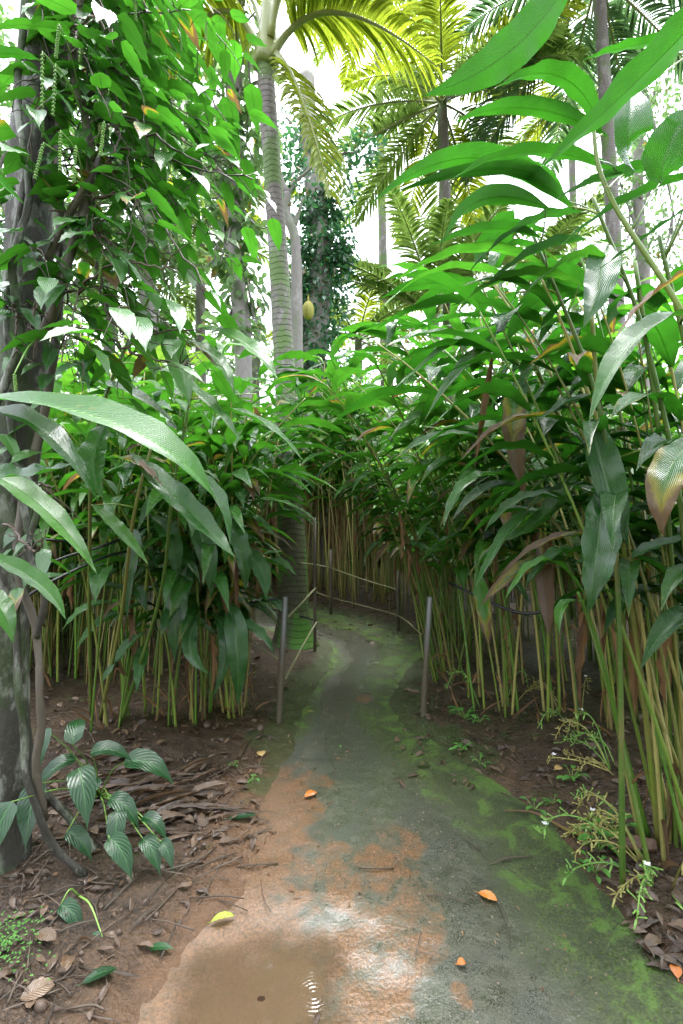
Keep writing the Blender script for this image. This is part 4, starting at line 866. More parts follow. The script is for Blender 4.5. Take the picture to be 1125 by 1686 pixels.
# ------------------------------------------------------------------ broadleaf trees
def leaf_cloud(mb, centers, rads, per, L, W, tint=(.1, 1), prof='oval', n=5, m=3, squash=.75, hang=.5):
    for c, r in zip(centers, rads):
        d = nrm(rs.normal(0, 1, (per, 3))); rr = r*rs.uniform(.25, 1.1, per)**.7
        p = np.asarray(c)[None]+d*rr[:, None]*np.array([1, 1, squash]); o = nrm(d*.7+rs.normal(0, .5, (per, 3))-UP*hang*.4)
        l = L*rs.uniform(.6, 1.2, per)
        leaves(mb, p, p+o*(l*.5)[:, None], p+o*(l*.9)[:, None]-UP*(l*.25*hang)[:, None], W*rs.uniform(.7, 1.1, per), nrm(UP+rs.normal(0, .5, (per, 3))), prof, n, m, .25, .05, rs.uniform(*tint, per), np.where(rs.rand(per) < .03, .6, 0.), rs.uniform(-.6, .6, per))
def tree(base, pts, r0, r1, label, crowns, per, L, W, mat, bark='greybark', limbs=6, tint=(.1, 1), hang=.5, cat='tree', name='tree'):
    base = np.array(base); root = empty(name, base, label, cat); pts = smooth_line(pts, 40)
    mb = MB(); tube(mb, pts, np.linspace(r0, r1, 40), 14, lump=.15)
    cs = [np.array(c[:3]) for c in crowns]
    for c in cs:
        j = rs.randint(18, 38); q = pts[j]; mid = q+(c-q)*.5+UP*.1+rs.normal(0, .1, 3)
        tube(mb, smooth_line([q, mid, c], 12), np.linspace(r1*.6, .012, 12), 7, lump=.2)
        for z_ in range(limbs):
            e_ = c+rs.normal(0, 1, 3)*c.shape[0]*.0+nrm(rs.normal(0, 1, 3))*crowns[0][3]*.8; tube(mb, smooth_line([mid+(c-mid)*.6, (c+e_)/2, e_], 7), np.linspace(.02, .005, 7), 5)
    mb.build('trunk', M[bark], root, base)
    lf = MB(); leaf_cloud(lf, cs, [c[3] for c in crowns], per, L, W, tint, hang=hang); lf.build('crown', M[mat], root, base)
    return root
def cc(lst): return [tuple(P(a, b, d))+(r,) for (a, b, d, r) in lst]
# ivy-clad tree with jackfruit
ib = P(515, 900, 10); ib[2] = 0
iv = empty('jackfruit_tree', ib, 'tree sheathed in dark ivy with one pale jackfruit behind the slim palm', 'tree')
tp = smooth_line([ib, P(515, 600, 10), P(528, 450, 10), P(522, 340, 10), P(510, 240, 10), P(505, 120, 10.2)], 50)
mb = MB(); tube(mb, tp, np.linspace(.3, .16, 50), 16, lump=.12)
tube(mb, smooth_line([P(512, 300, 10), P(545, 260, 10), P(590, 250, 10)], 10), np.linspace(.08, .02, 10), 7); tube(mb, smooth_line([P(510, 270, 10), P(490, 220, 10), P(470, 190, 10)], 10), np.linspace(.08, .02, 10), 7)
mb.build('trunk', M['greybark'], iv, ib)
mb = MB()
cl = [(515, 620, .62), (500, 600, .5), (535, 590, .5), (520, 565, .55), (505, 540, .5), (540, 530, .55), (525, 500, .55), (500, 490, .4), (545, 480, .5), (530, 455, .55), (510, 440, .45), (550, 440, .4), (535, 410, .5), (520, 395, .42), (555, 395, .35), (530, 370, .38), (540, 350, .3), (515, 350, .28), (530, 325, .22), (495, 560, .4), (490, 630, .5), (548, 640, .5), (515, 660, .6), (560, 420, .3), (500, 410, .3), (487, 470, .3), (488, 510, .35)]
leaf_cloud(mb, [P(a, b, 10+rs.uniform(-.25, .1)) for a, b, c in cl], [c for a, b, c in cl], 260, .13, .075, (0, 1), 'pepper', hang=.8)
mb.build('ivy', M['ivy'], iv, ib)
mb = MB(); leaf_cloud(mb, [P(a, b, 10) for a, b in [(590, 250), (570, 290), (550, 265), (480, 220), (495, 300), (505, 250), (470, 270), (560, 330), (520, 210), (600, 240)]], [.38]*10, 90, .15, .075, (0, .6)); mb.build('crown', M['ivy'], iv, ib)
mb = MB(); n = 18; s = np.linspace(0, 1, n); jp = P(508, 496, 9.35)[None]-UP*(s*.36)[:, None]; tube(mb, jp, .115*np.sin(np.clip(s*.97+.015, 0, 1)*3.14159)**.45, 20, lump=.12); tube(mb, [P(508, 485, 9.6), P(508, 497, 9.36)], .018, 6); mb.build('jackfruit', M['jack'], iv, ib)
# grey forked tree
gb = P(488, 900, 9); gb[2] = 0
gt = empty('tree', gb, 'thin grey forked tree between the slim palm and the ivy-clad tree', 'tree')
mb = MB(); tk2 = smooth_line([gb, P(489, 600, 9), P(488, 430, 9), P(484, 385, 9), P(472, 350, 9), P(472, 318, 9)], 40); tube(mb, tk2, np.linspace(.13, .07, 40), 10, lump=.2)
for pl in [[(472, 320, 9), (485, 300, 9), (500, 288, 9), (520, 270, 8.9)], [(472, 320, 9), (462, 290, 9), (455, 250, 9), (462, 200, 9)], [(484, 372, 9), (492, 350, 9), (500, 325, 9)]]:
    tube(mb, smooth_line([P(*q) for q in pl], 12), np.linspace(.06, .012, 12), 7, lump=.2)
mb.build('trunk', M['greybark'], gt, gb)
mb = MB(); leaf_cloud(mb, [P(a, b, 9) for a, b in [(480, 260), (500, 300), (520, 270), (465, 210), (495, 330), (470, 240)]], [.32]*6, 45, .13, .07, (0, .5)); mb.build('crown', M['ivy'], gt, gb)
# left middle-distance trees
b_ = P(392, 900, 7); b_[2] = 0
tree(b_, [b_, P(402, 600, 7), P(385, 420, 7), P(388, 300, 7), P(380, 100, 7), P(385, -100, 7)], .14, .07, 'vine-hung tree with pale clustered leaves left of the slim palm',
     cc([(360, 60, 7, .7), (400, 130, 7, .55), (350, 180, 7, .6), (395, 230, 7, .5), (350, 270, 7, .4), (400, 300, 7, .35), (340, 20, 7, .6), (390, 10, 7, .6), (415, 200, 7.2, .35), (370, 350, 7, .35), (400, 380, 7, .3), (380, 430, 7, .3), (410, 480, 7, .35), (385, 540, 7, .4)]), 110, .17, .10, 'treeb', hang=1.)
b_ = P(250, 900, 10); b_[2] = 0
tree(b_, [b_, P(255, 600, 10), P(240, 400, 10), P(260, 100, 10), P(250, -200, 10)], .2, .1, 'broad pale green tree filling the gap behind the pepper vine',
     cc([(200, 100, 10, 1.2), (300, 60, 10, 1.2), (260, 200, 10.5, 1.1), (180, 250, 10, 1.), (320, 230, 10, .9), (220, 350, 10, .9), (140, 400, 10, 1.), (60, 300, 10, 1.2), (40, 100, 10, 1.4), (280, 420, 10, .8), (180, 500, 10, 1.), (100, 560, 10, .9)]), 300, .22, .12, 'treeb')
b_ = P(-60, 900, 8); b_[2] = 0
tree(b_, [b_, P(-60, 600, 8), P(-40, 300, 8), P(-30, -100, 8)], .2, .1, 'dark leafy tree beyond the left edge behind the lichened trunk',
     cc([(20, 480, 8, 1.), (60, 600, 8, .9), (0, 350, 8, 1.), (-60, 100, 8, 1.2), (120, 660, 8, .8), (30, 200, 8, .9)]), 330, .2, .11, 'tree')
b_ = P(1050, 900, 16); b_[2] = 0
tree(b_, [b_, P(1060, 500, 16), P(1050, 300, 16), P(1060, 100, 16)], .25, .12, 'hazy fine-leaved tree in the gap below the top right leaves',
     cc([(1060, 200, 16, 1.4), (1100, 280, 16, 1.4), (1020, 300, 16, 1.2), (1090, 130, 16, 1.2), (1040, 400, 16, 1.5), (1120, 400, 16, 1.4)]), 330, .22, .12, 'treeb')
b_ = P(900, 900, 18); b_[2] = 0
tree(b_, [b_, P(900, 600, 18), P(905, 400, 18)], .25, .12, 'rounded tree low behind the middle of the right bank',
     cc([(860, 470, 18, 1.4), (900, 420, 18, 1.3), (960, 500, 18, 1.4), (820, 540, 18, 1.3), (900, 560, 18, 1.5)]), 320, .24, .13, 'tree')
b_ = P(640, 900, 20); b_[2] = 0
tree(b_, [b_, P(640, 650, 20), P(645, 520, 20)], .25, .12, 'rounded tree low in the centre beyond the bank',
     cc([(600, 600, 20, 1.4), (660, 560, 20, 1.3), (700, 600, 20, 1.4), (560, 640, 20, 1.3), (740, 620, 20, 1.5)]), 320, .24, .13, 'treeb')
b_ = P(420, 900, 18); b_[2] = 0
tree(b_, [b_, P(420, 650, 18), P(425, 520, 18)], .25, .12, 'low bright tree between the slim palm and the pepper leaves',
     cc([(400, 560, 18, 1.4), (440, 600, 18, 1.3), (350, 600, 18, 1.4), (300, 540, 18, 1.3), (320, 640, 18, 1.5)]), 320, .24, .13, 'treeb')

# banana plants
def banana(base, label, spec, d0):
    base = np.array(base); root = empty('banana_plant', base, label, 'banana plant')
    top = base+UP*spec['h']; mb = MB(); tube(mb, smooth_line([base, (base+top)/2+np.array([.03, 0, 0]), top], 14), np.linspace(.11, .06, 14), 12, (.7, .6, .3)); mb.build('stem', M['petiole'], root, base)
    for i in range(spec['n']):
        a_ = i*2.4+spec.get('ph', 0); h = np.array([math.cos(a_), math.sin(a_), 0]); l = rs.uniform(1.3, 1.9)
        p1 = top+(h*.35+UP*.9)*l*.5; p2 = p1+(h*.85-UP*rs.uniform(-.1, .5))*l*.6
        mb = MB(); leaves(mb, top, p1, p2, rs.uniform(.4, .55), nrm(h*.2+UP), 'banana', 30, 9, rs.uniform(.2, .5), .10, rs.uniform(.4, 1), rs.choice([0, .1, .3]), rs.uniform(-.4, .4)); mb.build('leaf', M['banana'], root, base)
    return root
for (a_, d_, h_, lb) in [(640, 8.6, 2.5, 'banana plant with broad lime leaves above the centre of the bank'), (700, 9.8, 2.4, 'banana plant half hidden behind the centre right of the bank'), (330, 8.0, 2.6, 'banana plant with pale broad leaves behind the left bank'), (230, 7.0, 3.0, 'tall banana plant glimpsed through the pepper leaves'), (560, 10.8, 2.3, 'banana plant at the foot of the ivy-clad tree'), (150, 8.5, 2.8, 'banana plant at the far left beyond the path')]:
    b_ = P(a_, 900, d_); b_[2] = 0.05; banana(b_, lb, dict(h=h_, n=8, ph=rs.rand()*6), d_)

# far green: a mass nobody could count
mb = MB(); cs, rr2 = [], []
for q in range(230):
    a_ = rs.uniform(-1.25, 1.25); d_ = rs.uniform(12.5, 24); cs.append((math.sin(a_)*d_, math.cos(a_)*d_, rs.uniform(.1, 2.6)+(d_-12)*.08)); rr2.append(rs.uniform(.8, 1.5))
for q in range(130):
    x_ = rs.uniform(3.6, 9)*(1 if rs.rand() < .5 else -1); y_ = rs.uniform(2.5, 13)
    if x_ < 0 and 5.8 < y_ < 10.5: continue
    cs.append((x_, y_, rs.uniform(.2, 2.0))); rr2.append(rs.uniform(.6, 1.0))
for q in range(50):
    cs.append((rs.uniform(-6, 5), rs.uniform(11.3, 12.6), rs.uniform(.1, 2.2))); rr2.append(rs.uniform(.6, 1.0))
leaf_cloud(mb, cs, rr2, 260, .36, .19, (0, 1), n=4, m=3)
tag(mb.build('undergrowth', M['treeb']), 'far mass of mixed green bushes and saplings behind the plantation', 'undergrowth', kind='stuff')
# stuff-scale low leaves under the banks
# ------------------------------------------------------------------ posts, ropes, hoses
def post(px, py, topy, r, label, lean=(0, 0), mat='post', name='fence_post', hollow=True, topx=None):
    b = gp(px, py); d = b[1]; t_ = P(topx if topx else px, topy, d); root = empty(name, b, label, 'post')
    mb = MB(); v = t_-b; pts = np.array([b-UP*.08, b+v*.33, b+v*.66, t_]); tube(mb, pts, r, 20, lump=.02, cap=not hollow)
    if hollow:
        tube(mb, pts[::-1][:2]*[1, 1, 1], r*.82, 20, cap=False)
        a = np.linspace(0, 6.2832, 21); ring = np.stack([np.cos(a), np.sin(a), 0*a], 1); mb.add(np.stack([t_+ring*r, t_+ring*r*.82]), grid_quads(2, 21))
    mb.build('pole', M[mat], root, b)
    return b, t_
PL = post(459, 1192, 983, .021, 'galvanised steel post left of the path, its foot dark with mud', topx=470)
PR = post(696, 1186, 983, .020, 'galvanised steel post right of the path, its foot dark with mud', topx=708)
P3 = post(519, 1078, 852, .017, 'dark thin post close against the right of the mossy palm foot', mat='darkpole', hollow=False, topx=518)
P4 = post(545, 1012, 905, .022, 'grey post at the outer bend just right of the palm', mat='darkpole', hollow=False)
P5 = post(656, 1040, 940, .02, 'short grey post where the rope bends in the far right bank', mat='darkpole', hollow=False)
P6 = post(420, 1000, 905, .02, 'thin grey post beyond the path left of the palm', mat='darkpole', hollow=False)
def rope(pl, r, label, mat='rope', name='rope', cat='rope', n=40, sag=.0):
    b = np.array(pl[0]); pts = smooth_line(pl, n); s = np.linspace(0, 1, n); pts = pts-UP[None]*(np.sin(s*3.14159)*sag)[:, None]
    mb = MB(); tube(mb, pts, r, 8, (rs.rand(), .5, rs.rand())); o = mb.build(name, M[mat], None, b); o.location = tuple(b); tag(o, label, cat)
d4, d5, d3 = P4[0][1], P5[0][1], P3[0][1]
rope([P(545, 935, d4), P(600, 952, (d4+d5)/2), P(656, 971, d5)], .007, 'upper yellowed rope railing from the bend post to the short grey post', sag=.02)
rope([P(519, 975, d3), P(545, 984, d4), P(600, 998, (d4+d5)/2), P(656, 1014, d5), P(694, 1044, PR[0][1]+.3)], .007, 'lower yellowed rope railing running down to the right-hand steel post', sag=.0)
rope([P(425, 912, 7.), P(456, 922, 6.2), P(519, 930, d3), P(545, 935, d4)], .006, 'upper cord passing behind the palm foot to the dark thin post')
rope([P(470, 1020, PL[0][1]), P(495, 995, 4.4), P(520, 968, d3)], .009, 'slack pale rope slanting from the left steel post up to the dark thin post')
rope([P(470, 1118, 3.95), P(495, 1070, 4.5), P(521, 1025, d3)], .009, 'pale rope end slanting from the ground up to the dark thin post')
rope([P(408, 985, 5.6), P(440, 1000, 5.5), P(500, 1016, 5.2), P(520, 1022, d3)], .008, 'dark cord low across the front of the palm foot', mat='pipe')
rope([P(350, 985, 3.4), P(385, 1020, 3.4), P(420, 1060, 3.6), P(458, 1085, PL[0][1])], .007, 'pale cord drooping from the left bank to the left steel post')
rope([P(-40, 886, 2.6), P(60, 888, 2.7), P(150, 890, 2.9), P(230, 870, 3.3)], .008, 'black hose, highest of the three strung across the left bank', 'pipe', 'hose', 'hose')
rope([P(40, 950, 2.4), P(100, 920, 2.6), P(180, 895, 2.8), P(260, 860, 3.2)], .008, 'black hose sloping up to the right through the left bank', 'pipe', 'hose', 'hose')
rope([P(40, 985, 2.4), P(90, 955, 2.5), P(180, 915, 2.8), P(260, 900, 3.2)], .008, 'black hose, lowest of the three strung across the left bank', 'pipe', 'hose', 'hose')
rope([P(230, 985, 3.1), P(290, 1010, 3.2), P(360, 1000, 3.4), P(460, 985, 3.6)], .007, 'black hose sagging among the canes towards the left steel post', 'pipe', 'hose', 'hose')
rope([P(1180, 950, 2.1), P(1090, 968, 2.3), P(1020, 982, 2.6), P(940, 985, 3.0), P(860, 1010, 3.2), P(740, 960, 3.6)], .010, 'black hose strung through the canes of the right bank', 'pipe', 'hose', 'hose')

# ------------------------------------------------------------------ small plants on the ground
def small_plant(base, label, lv, cat='seedling', name='seedling', mat='seedling', h=.3, prof='pepper', stemm='spike'):
    base = np.array(base); root = empty(name, base, label, cat); k = 0
    for (lx, ly, ld, az, L, tilt) in lv:
        p = P(lx, ly, ld); hd = np.array([math.cos(az), math.sin(az), 0]); sm = MB()
        tube(sm, smooth_line([base, base+(p-base)*.5+UP*.04, p], 10), np.linspace(.004, .002, 10), 5, (rs.rand(), .5, rs.rand())); so = sm.build('stem', M[stemm], root, base)
        mb = MB(); d = nrm(hd+UP*tilt); leaves(mb, p, p+d*L*.6+UP*.015, p+nrm(hd+UP*(tilt-.7))*L*1.25, L*1.25*.45, nrm(UP+hd*.1+np.array([0, -.35, 0])), prof, 17, 7, .25, .04, rs.rand()*.6, 0., rs.uniform(-.3, .3)); mb.build('leaf', M[mat], so, base)
    return root
small_plant(gp(165, 1330), 'broad-leaved wet seedling cluster growing by the vine roots', [
  (120, 1225, 2.15, 1.9, .15, .9), (125, 1250, 2.2, -2.4, .16, .1), (150, 1240, 2.15, .3, .15, .3), (205, 1255, 2.2, .05, .2, .2), (130, 1265, 2.1, -.9, .2, -.3), (180, 1315, 2.1, -.2, .15, -.1), (195, 1335, 2.05, -1.3, .14, -.5),
  (235, 1345, 2.05, -.3, .12, .0), (180, 1380, 1.95, -.5, .15, -.2), (235, 1380, 2.0, -.6, .13, -.2), (265, 1385, 2.0, -.7, .10, -.2), (60, 1290, 1.95, -1.3, .18, -.8), (20, 1320, 1.7, -1.8, .16, -1.), (160, 1300, 2.2, 2.5, .14, .2), (75, 1200, 2.3, -1.2, .13, -.7), (110, 1370, 2.0, -.2, .13, -.2)])
small_plant(gp(130, 1500), 'pair of drooping grey-green heart leaves on low stalks near the bottom left', [(100, 1490, 1.75, -.35, .11, -.1), (170, 1545, 1.68, 3.5, .10, -.1)])
def weed(px, py, label, nl=7, s=.05, group='small bright weeds beside the path', mat='weed'):
    b = gp(px, py); root = empty('weed', b, label, 'weed', group); mb = MB(); sm = MB()
    for q in range(nl):
        a_ = q*2.4+rs.rand(); h = np.array([math.cos(a_), math.sin(a_), 0]); p = b+h*s*rs.uniform(.2, 1.2)+UP*rs.uniform(.3, 1.3)*s; tube(sm, [b, (b+p)/2+UP*.005, p], .0014, 4, (.6, .2, .3))
        l = s*rs.uniform(.7, 1.3); leaves(mb, p, p+h*l*.5+UP*.006, p+h*l-UP*.006, l*.55, UP, 'oval', 7, 5, .3, .05, rs.rand(), 0.)
    sm.build('stem', M['spike'], root, b); mb.build('foliage', M[mat], root, b)
for (a_, b_, nl, s, lb) in [(765, 1195, 10, .06, 'bright weed tuft by the clump foot behind the right steel post'), (790, 1200, 7, .04, 'small weed right of the weed tuft at the clump foot'), (760, 1243, 8, .045, 'weed on the soil at the inner right edge of the path'), (790, 1262, 6, .035, 'tiny weed a little down the path edge'),
   (942, 1295, 9, .05, 'dark green weed alone on bare soil between path and clump'), (880, 1335, 6, .05, 'weed of three bright leaves on the mossy path edge'), (912, 1330, 6, .03, 'tiny weed just right of the mossy path edge'), (1010, 1378, 10, .06, 'leafy weed beside the rotting log'), (985, 1412, 9, .06, 'leafy weed in front of the rotting log'), (980, 1440, 8, .045, 'blue-green weed below the log at the path edge'),
   (415, 1290, 5, .025, 'tiny green weed on the soil left of the path'), (385, 1270, 5, .02, 'tiny green sprout left of the yellow fallen leaf'), (415, 1120, 5, .02, 'tiny sprout on soil by the left bank'), (560, 1230, 4, .012, 'minute sprout at the path centre')]:
    weed(a_, b_, lb, nl, s, None)
mb = MB()
for q in range(420):
    a_, b_ = (rs.normal(18, 26), rs.normal(1590, 26)) if q < 80 else ((rs.uniform(690, 1120), rs.uniform(1150, 1240)) if q < 330 else (rs.uniform(100, 440), rs.uniform(1130, 1200)))
    p = G(a_, max(1090, b_)); z_ = gz(p[0], p[1]); b = np.array([p[0], p[1], z_])
    for w_ in range(3):
        h = nrm(np.append(rs.normal(0, 1, 2), 0)); t_ = b+h*.02+UP*rs.uniform(.01, .05); leaves(mb, t_, t_+h*.006, t_+h*.013, rs.uniform(.004, .008), UP, 'oval', 4, 3, .2, 0, rs.rand(), 0)
tag(mb.build('ground_cover', M['weed']), 'tiny bright green creeping leaves on the soil', 'ground cover', kind='stuff')

# flower shoots scrambling at the right edge
fr = empty('cardamom_plant', gp(1085, 1440), 'sprawling cardamom flower shoots with white blossoms at the bottom right edge', 'cardamom')
flowers(fr, .12, 9, direction=PI*.9)
flowers(fr, .25, 7, direction=PI*1.25)
fb = empty('cardamom_plant', gp(1030, 1290), 'dried straw-coloured cardamom flower shoots standing right of the bare soil', 'cardamom'); flowers(fb, .15, 8, direction=PI*.8)

# ------------------------------------------------------------------ fallen leaves, litter, twigs, stones
def fallen(px, py, L, W, az, mat, label, cat='leaf', name='fallen_leaf', prof='oval', curl=.1, lift=.012, tint=.6, dry=0., fold=.2):
    b = G(px, py); b[2] = gz(b[0], b[1])+lift*.5+.003; h = np.array([math.cos(az), math.sin(az), 0]); mb = MB()
    leaves(mb, -h*L*.5+UP*.002, UP*lift*1.6, h*L*.5+UP*.004, W, UP, prof, 15, 7, fold, .06, tint, dry, rs.uniform(-.2, .2), curl)
    tube(mb, [-h*L*.5, -h*L*.6+UP*.003, -h*L*.7], .0015, 4); o = mb.build(name, M[mat], None); o.location = tuple(b); tag(o, label, cat)
fallen(803, 1480, .075, .04, -.6, 'orange', 'bright orange fallen leaf lying alone on the dark path')
fallen(430, 1250, .065, .055, -1.2, 'tan', 'pale yellow round fallen leaf on soil left of the path')
fallen(367, 1511, .085, .035, .3, 'fresh', 'lime green curled fallen leaf beside the puddle', fold=.6)
fallen(512, 1312, .075, .05, .6, 'orange', 'dull orange scrap of leaf on the left of the path', tint=.2)
fallen(268, 1559, .09, .035, -.1, 'seedling', 'dark green fallen leaf on the mud at lower left', prof='pepper')
fallen(338, 1627, .05, .03, .8, 'litter', 'small brown leaf floating at the edge of the puddle', lift=.004)
fallen(62, 1662, .09, .07, .5, 'litter', 'large brown fallen leaf in the bottom left corner', tint=.9)
fallen(75, 1577, .09, .05, -.3, 'litter', 'grey-brown fallen leaf beside the creeping green leaves', tint=.7)
fallen(112, 1610, .06, .06, -1.4, 'litter', 'reddish brown fallen leaf standing on edge below the drooping leaves', tint=.9, fold=.8)
fallen(165, 1622, .10, .05, .5, 'seedling', 'dark glossy veined fallen leaf in the lower left mud', tint=0.)
fallen(400, 1352, .14, .05, .2, 'seedling', 'dark wet flattened leaf at the left edge of the path', tint=0.)
fallen(522, 1672, .05, .02, 1.2, 'litter', 'narrow dark brown leaf at the rim of the puddle near the bottom', tint=.1)
fallen(760, 1592, .03, .025, 0, 'orange', 'small faded salmon scrap on the dark path', tint=.1)
fallen(1113, 1605, .05, .035, 1.2, 'orange', 'brown-orange leaf at the bottom right path edge', tint=.0)
fallen(1055, 1540, .05, .03, 0, 'litter', 'reddish leaf scrap at the lower right path edge', tint=1.)
fallen(920, 1277, .055, .04, .3, 'tan', 'tan fallen leaf on bare soil right of the path', tint=.1)
fallen(511, 1175, .06, .02, 0, 'tan', 'small pale brown leaf on the mossy left path edge', tint=.0)
fallen(698, 1219, .08, .03, .1, 'litter', 'curled brown leaf at the right path edge below the steel post', tint=.5)
mb = MB(); pts = smooth_line([gp(830, 1338)+UP*.012, gp(880, 1345)+UP*.02, gp(935, 1375)+UP*.02, gp(978, 1386)+UP*.015], 24); tube(mb, pts, np.interp(np.linspace(0, 1, 24), [0, .6, .8, 1], [.003, .006, .014, .008]), 8, lump=.4)
tube(mb, smooth_line([gp(968, 1384)+UP*.015, gp(972, 1370)+UP*.06, P(975, 1343, 2.35)], 8), .007, 6, lump=.3); o = mb.build('dry_stalk', M['dry']); tag(o, 'curved dry brown leaf stalk lying from the soil onto the path', 'dry stalk')
mb = MB(); c0 = gp(1035, 1408); tube(mb, smooth_line([c0+np.array([-.09, .02, .025]), c0+UP*.03, c0+np.array([.11, -.01, .03])], 14), np.interp(np.linspace(0, 1, 14), [0, .1, .9, 1], [.015, .03, .03, .02]), 14, lump=.4); tag(mb.build('log', M['log']), 'short rotting log lying beside the leafy weeds at right', 'log')
# litter of dead leaves and stalks (beyond counting)
def scatter(n, region, fn):
    for q in range(n):
        a_, b_ = region(); p = G(a_, b_)
        if ((p[0]-PUD[0])/.46)**2+((p[1]-PUD[1])/.34)**2 < 1: continue
        if -3 < p[0] < 3: fn(np.array([p[0], p[1], gz(p[0], p[1])]))
mb = MB(); 
def one(b, L=(.02, .09)):
    a_ = rs.rand()*6.283; h = np.array([math.cos(a_), math.sin(a_), 0]); l = rs.uniform(*L); u_ = rs.uniform(.004, .02)
    leaves(mb, b-h*l*.5+UP*.004, b+UP*u_*1.6, b+h*l*.5+UP*rs.uniform(.003, .02), l*rs.uniform(.3, .6), nrm(UP+rs.normal(0, .35, 3)), 'oval', 7, 5, rs.uniform(.1, .7), .12, rs.rand(), 0, rs.uniform(-.6, .6), .2)
scatter(330, lambda: (rs.uniform(-20, 430), rs.uniform(1180, 1400)), one)
scatter(130, lambda: (rs.uniform(-20, 340), rs.uniform(1400, 1690)), lambda b: one(b, (.015, .07)))
scatter(240, lambda: (rs.uniform(650, 1120), rs.uniform(1130, 1300)), one)
scatter(110, lambda: (lambda q: (rs.uniform(930+(q-1350)*.6, 1130), q))(rs.uniform(1300, 1600)), one)
scatter(200, lambda: (rs.uniform(0, 480), rs.uniform(1080, 1180)), one)
scatter(160, lambda: (rs.uniform(520, 760), rs.uniform(1015, 1060)), one)
tag(mb.build('leaf_litter', M['litter']), 'scattered brown dead leaves on the bare earth', 'leaf litter', kind='stuff')
mb = MB()
scatter(260, lambda: (rs.normal(350, 170), rs.normal(1300, 110)), lambda b: one(b, (.01, .03)))
scatter(60, lambda: (rs.uniform(450, 1000), rs.uniform(1180, 1680)), lambda b: one(b, (.006, .018)))
tag(mb.build('leaf_crumbs', M['dry']), 'small pale crumbs of dead leaf on soil and path', 'litter', kind='stuff')
mb = MB()
def pile(b):
    a_ = rs.normal(.5, .45); h = np.array([math.cos(a_), math.sin(a_), 0]); l = rs.uniform(.10, .34); z_ = rs.uniform(.01, .06)
    leaves(mb, b-h*l*.5+UP*z_*.5, b+UP*z_, b+h*l*.5+UP*z_*.4, rs.uniform(.012, .05), nrm(UP+rs.normal(0, .3, 3)), 'leaflet', 9, 5, rs.uniform(.3, .9), .15, rs.rand(), 0, rs.uniform(-.7, .7))
scatter(110, lambda: (rs.normal(270, 55), rs.normal(1330, 32)), pile)
tag(mb.build('dead_leaf_pile', M['litter']), 'heap of torn reddish brown cane leaves left of the path', 'leaf pile', kind='stuff')
mb = MB()
def stick(b):
    a_ = rs.rand()*6.283; h = np.array([math.cos(a_), math.sin(a_), 0]); l = rs.uniform(.04, .22)
    tube(mb, smooth_line([b-h*l*.5+UP*.006, b+UP*rs.uniform(.006, .02)+rs.normal(0, .01, 3)*[1, 1, 0], b+h*l*.5+UP*.008], 6), rs.uniform(.001, .0035), 5, (rs.rand(), .5, rs.rand()))
scatter(210, lambda: (rs.uniform(0, 440), rs.uniform(1190, 1690)) , stick); scatter(130, lambda: (rs.uniform(760, 1120), rs.uniform(1150, 1480)), lambda b: stick(b) if sdist(b[:1], b[1:2])[0] > .02 else None)
scatter(14, lambda: (rs.uniform(480, 900), rs.uniform(1250, 1680)), stick)
tag(mb.build('twigs', M['twig']), 'thin broken twigs strewn over the earth', 'twigs', kind='stuff')
mb = MB()
def stone(b, r=None):
    r = r or rs.uniform(.003, .012)*(2 if rs.rand() < .06 else 1); n = 7; s = np.linspace(-1, 1, n); a_ = rs.rand()*6
    ax = np.array([math.cos(a_), math.sin(a_), 0])*1.2
    tube(mb, b[None]+UP*r*.1+ax[None]*(s*r)[:, None], r*np.sqrt(np.clip(1-s**2, .03, 1)), 8, lump=.35)
scatter(170, lambda: (rs.uniform(0, 470), rs.uniform(1160, 1690)), lambda b: stone(b) if sdist(b[:1], b[1:2])[0] > .03 else None); scatter(140, lambda: (rs.uniform(640, 1120), rs.uniform(1130, 1500)), lambda b: stone(b) if sdist(b[:1], b[1:2])[0] > .0 else None)
tag(mb.build('gravel', M['pebble']), 'small stones and clods of earth on both banks', 'gravel', kind='stuff')
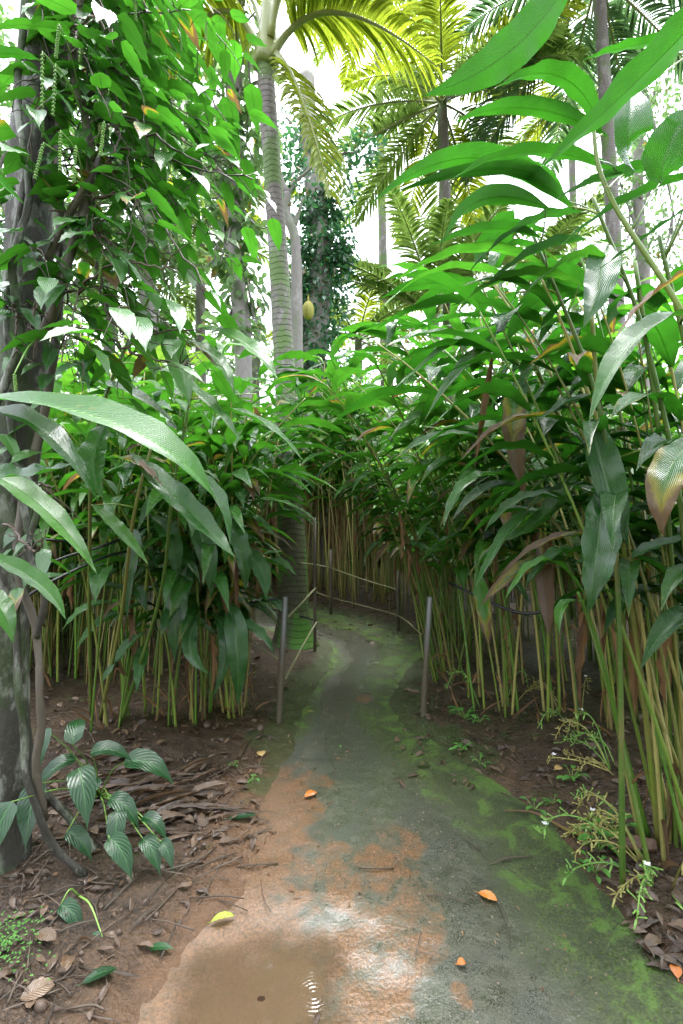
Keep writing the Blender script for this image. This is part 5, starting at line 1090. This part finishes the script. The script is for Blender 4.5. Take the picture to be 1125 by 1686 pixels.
# raised moss on the damp edges and grit on the slab
N_ = 30000; ii = rs.randint(0, x_path.shape[0]-1, N_); jj = rs.randint(0, x_path.shape[1]-1, N_); f1, f2 = rs.rand(N_), rs.rand(N_)
mp_ = moss_path[ii, jj]+.5*fbm(x_path[ii, jj], y_path[ii, jj], 3.2, 4)
sel = (mp_ > .62) & (y_path[ii, jj] < 5.5) & (y_path[ii, jj] > 1.4)
bx = x_path[ii, jj]*(1-f2)+x_path[ii, jj+1]*f2+rs.normal(0, .004, N_); by = y_path[ii, jj]*(1-f1)+y_path[ii+1, jj]*f1+rs.normal(0, .004, N_)
bx, by = bx[sel], by[sel]; k_ = len(bx); bz = path_h(bx, by); b3 = np.stack([bx, by, bz], 1); dd_ = nrm(np.stack([rs.normal(0, .7, k_), rs.normal(0, .7, k_), np.ones(k_)], 1)); l_ = rs.uniform(.003, .009, k_)[:, None]
mb = MB(); leaves(mb, b3, b3+dd_*l_*.5, b3+dd_*l_, rs.uniform(.003, .007, k_), nrm(rs.normal(0, 1, (k_, 3))), 'oval', 3, 2, .2, 0, rs.rand(k_), 0)
tag(mb.build('moss', M['mossleaf']), 'low cushions of green moss along the edges of the path', 'moss', kind='stuff')
mb = MB()
for q in range(900):
    i1, j1 = rs.randint(0, x_path.shape[0]), rs.randint(6, x_path.shape[1]-6); p = np.array([x_path[i1, j1]+rs.normal(0, .01), y_path[i1, j1]+rs.normal(0, .01), 0])
    if not 1.4 < p[1] < 4.5 or ((p[0]-PUD[0])/.4)**2+((p[1]-PUD[1])/.28)**2 < 1: continue
    p[2] = path_h(p[:1], p[1:2])[0]; stone(p, rs.uniform(.0012, .0035))
tag(mb.build('grit', M['grit']), 'fine grit and crumbs strewn over the concrete path', 'grit', kind='stuff')
for (a_, b_, r, lb) in [(342, 1208, .03, 'mossy stone at the foot of the left bank canes'), (428, 1208, .026, 'pale tan stone beside the left steel post'), (445, 1222, .014, 'small grey stone left of the path edge')]:
    mb = MB(); stone(np.zeros(3), r); p = gp(a_, b_); o = mb.build('stone', M['pebble']); o.location = tuple(p); tag(o, lb, 'stone')
print('objects', len(bpy.data.objects), 'faces', sum(len(m.polygons) for m in bpy.data.meshes))
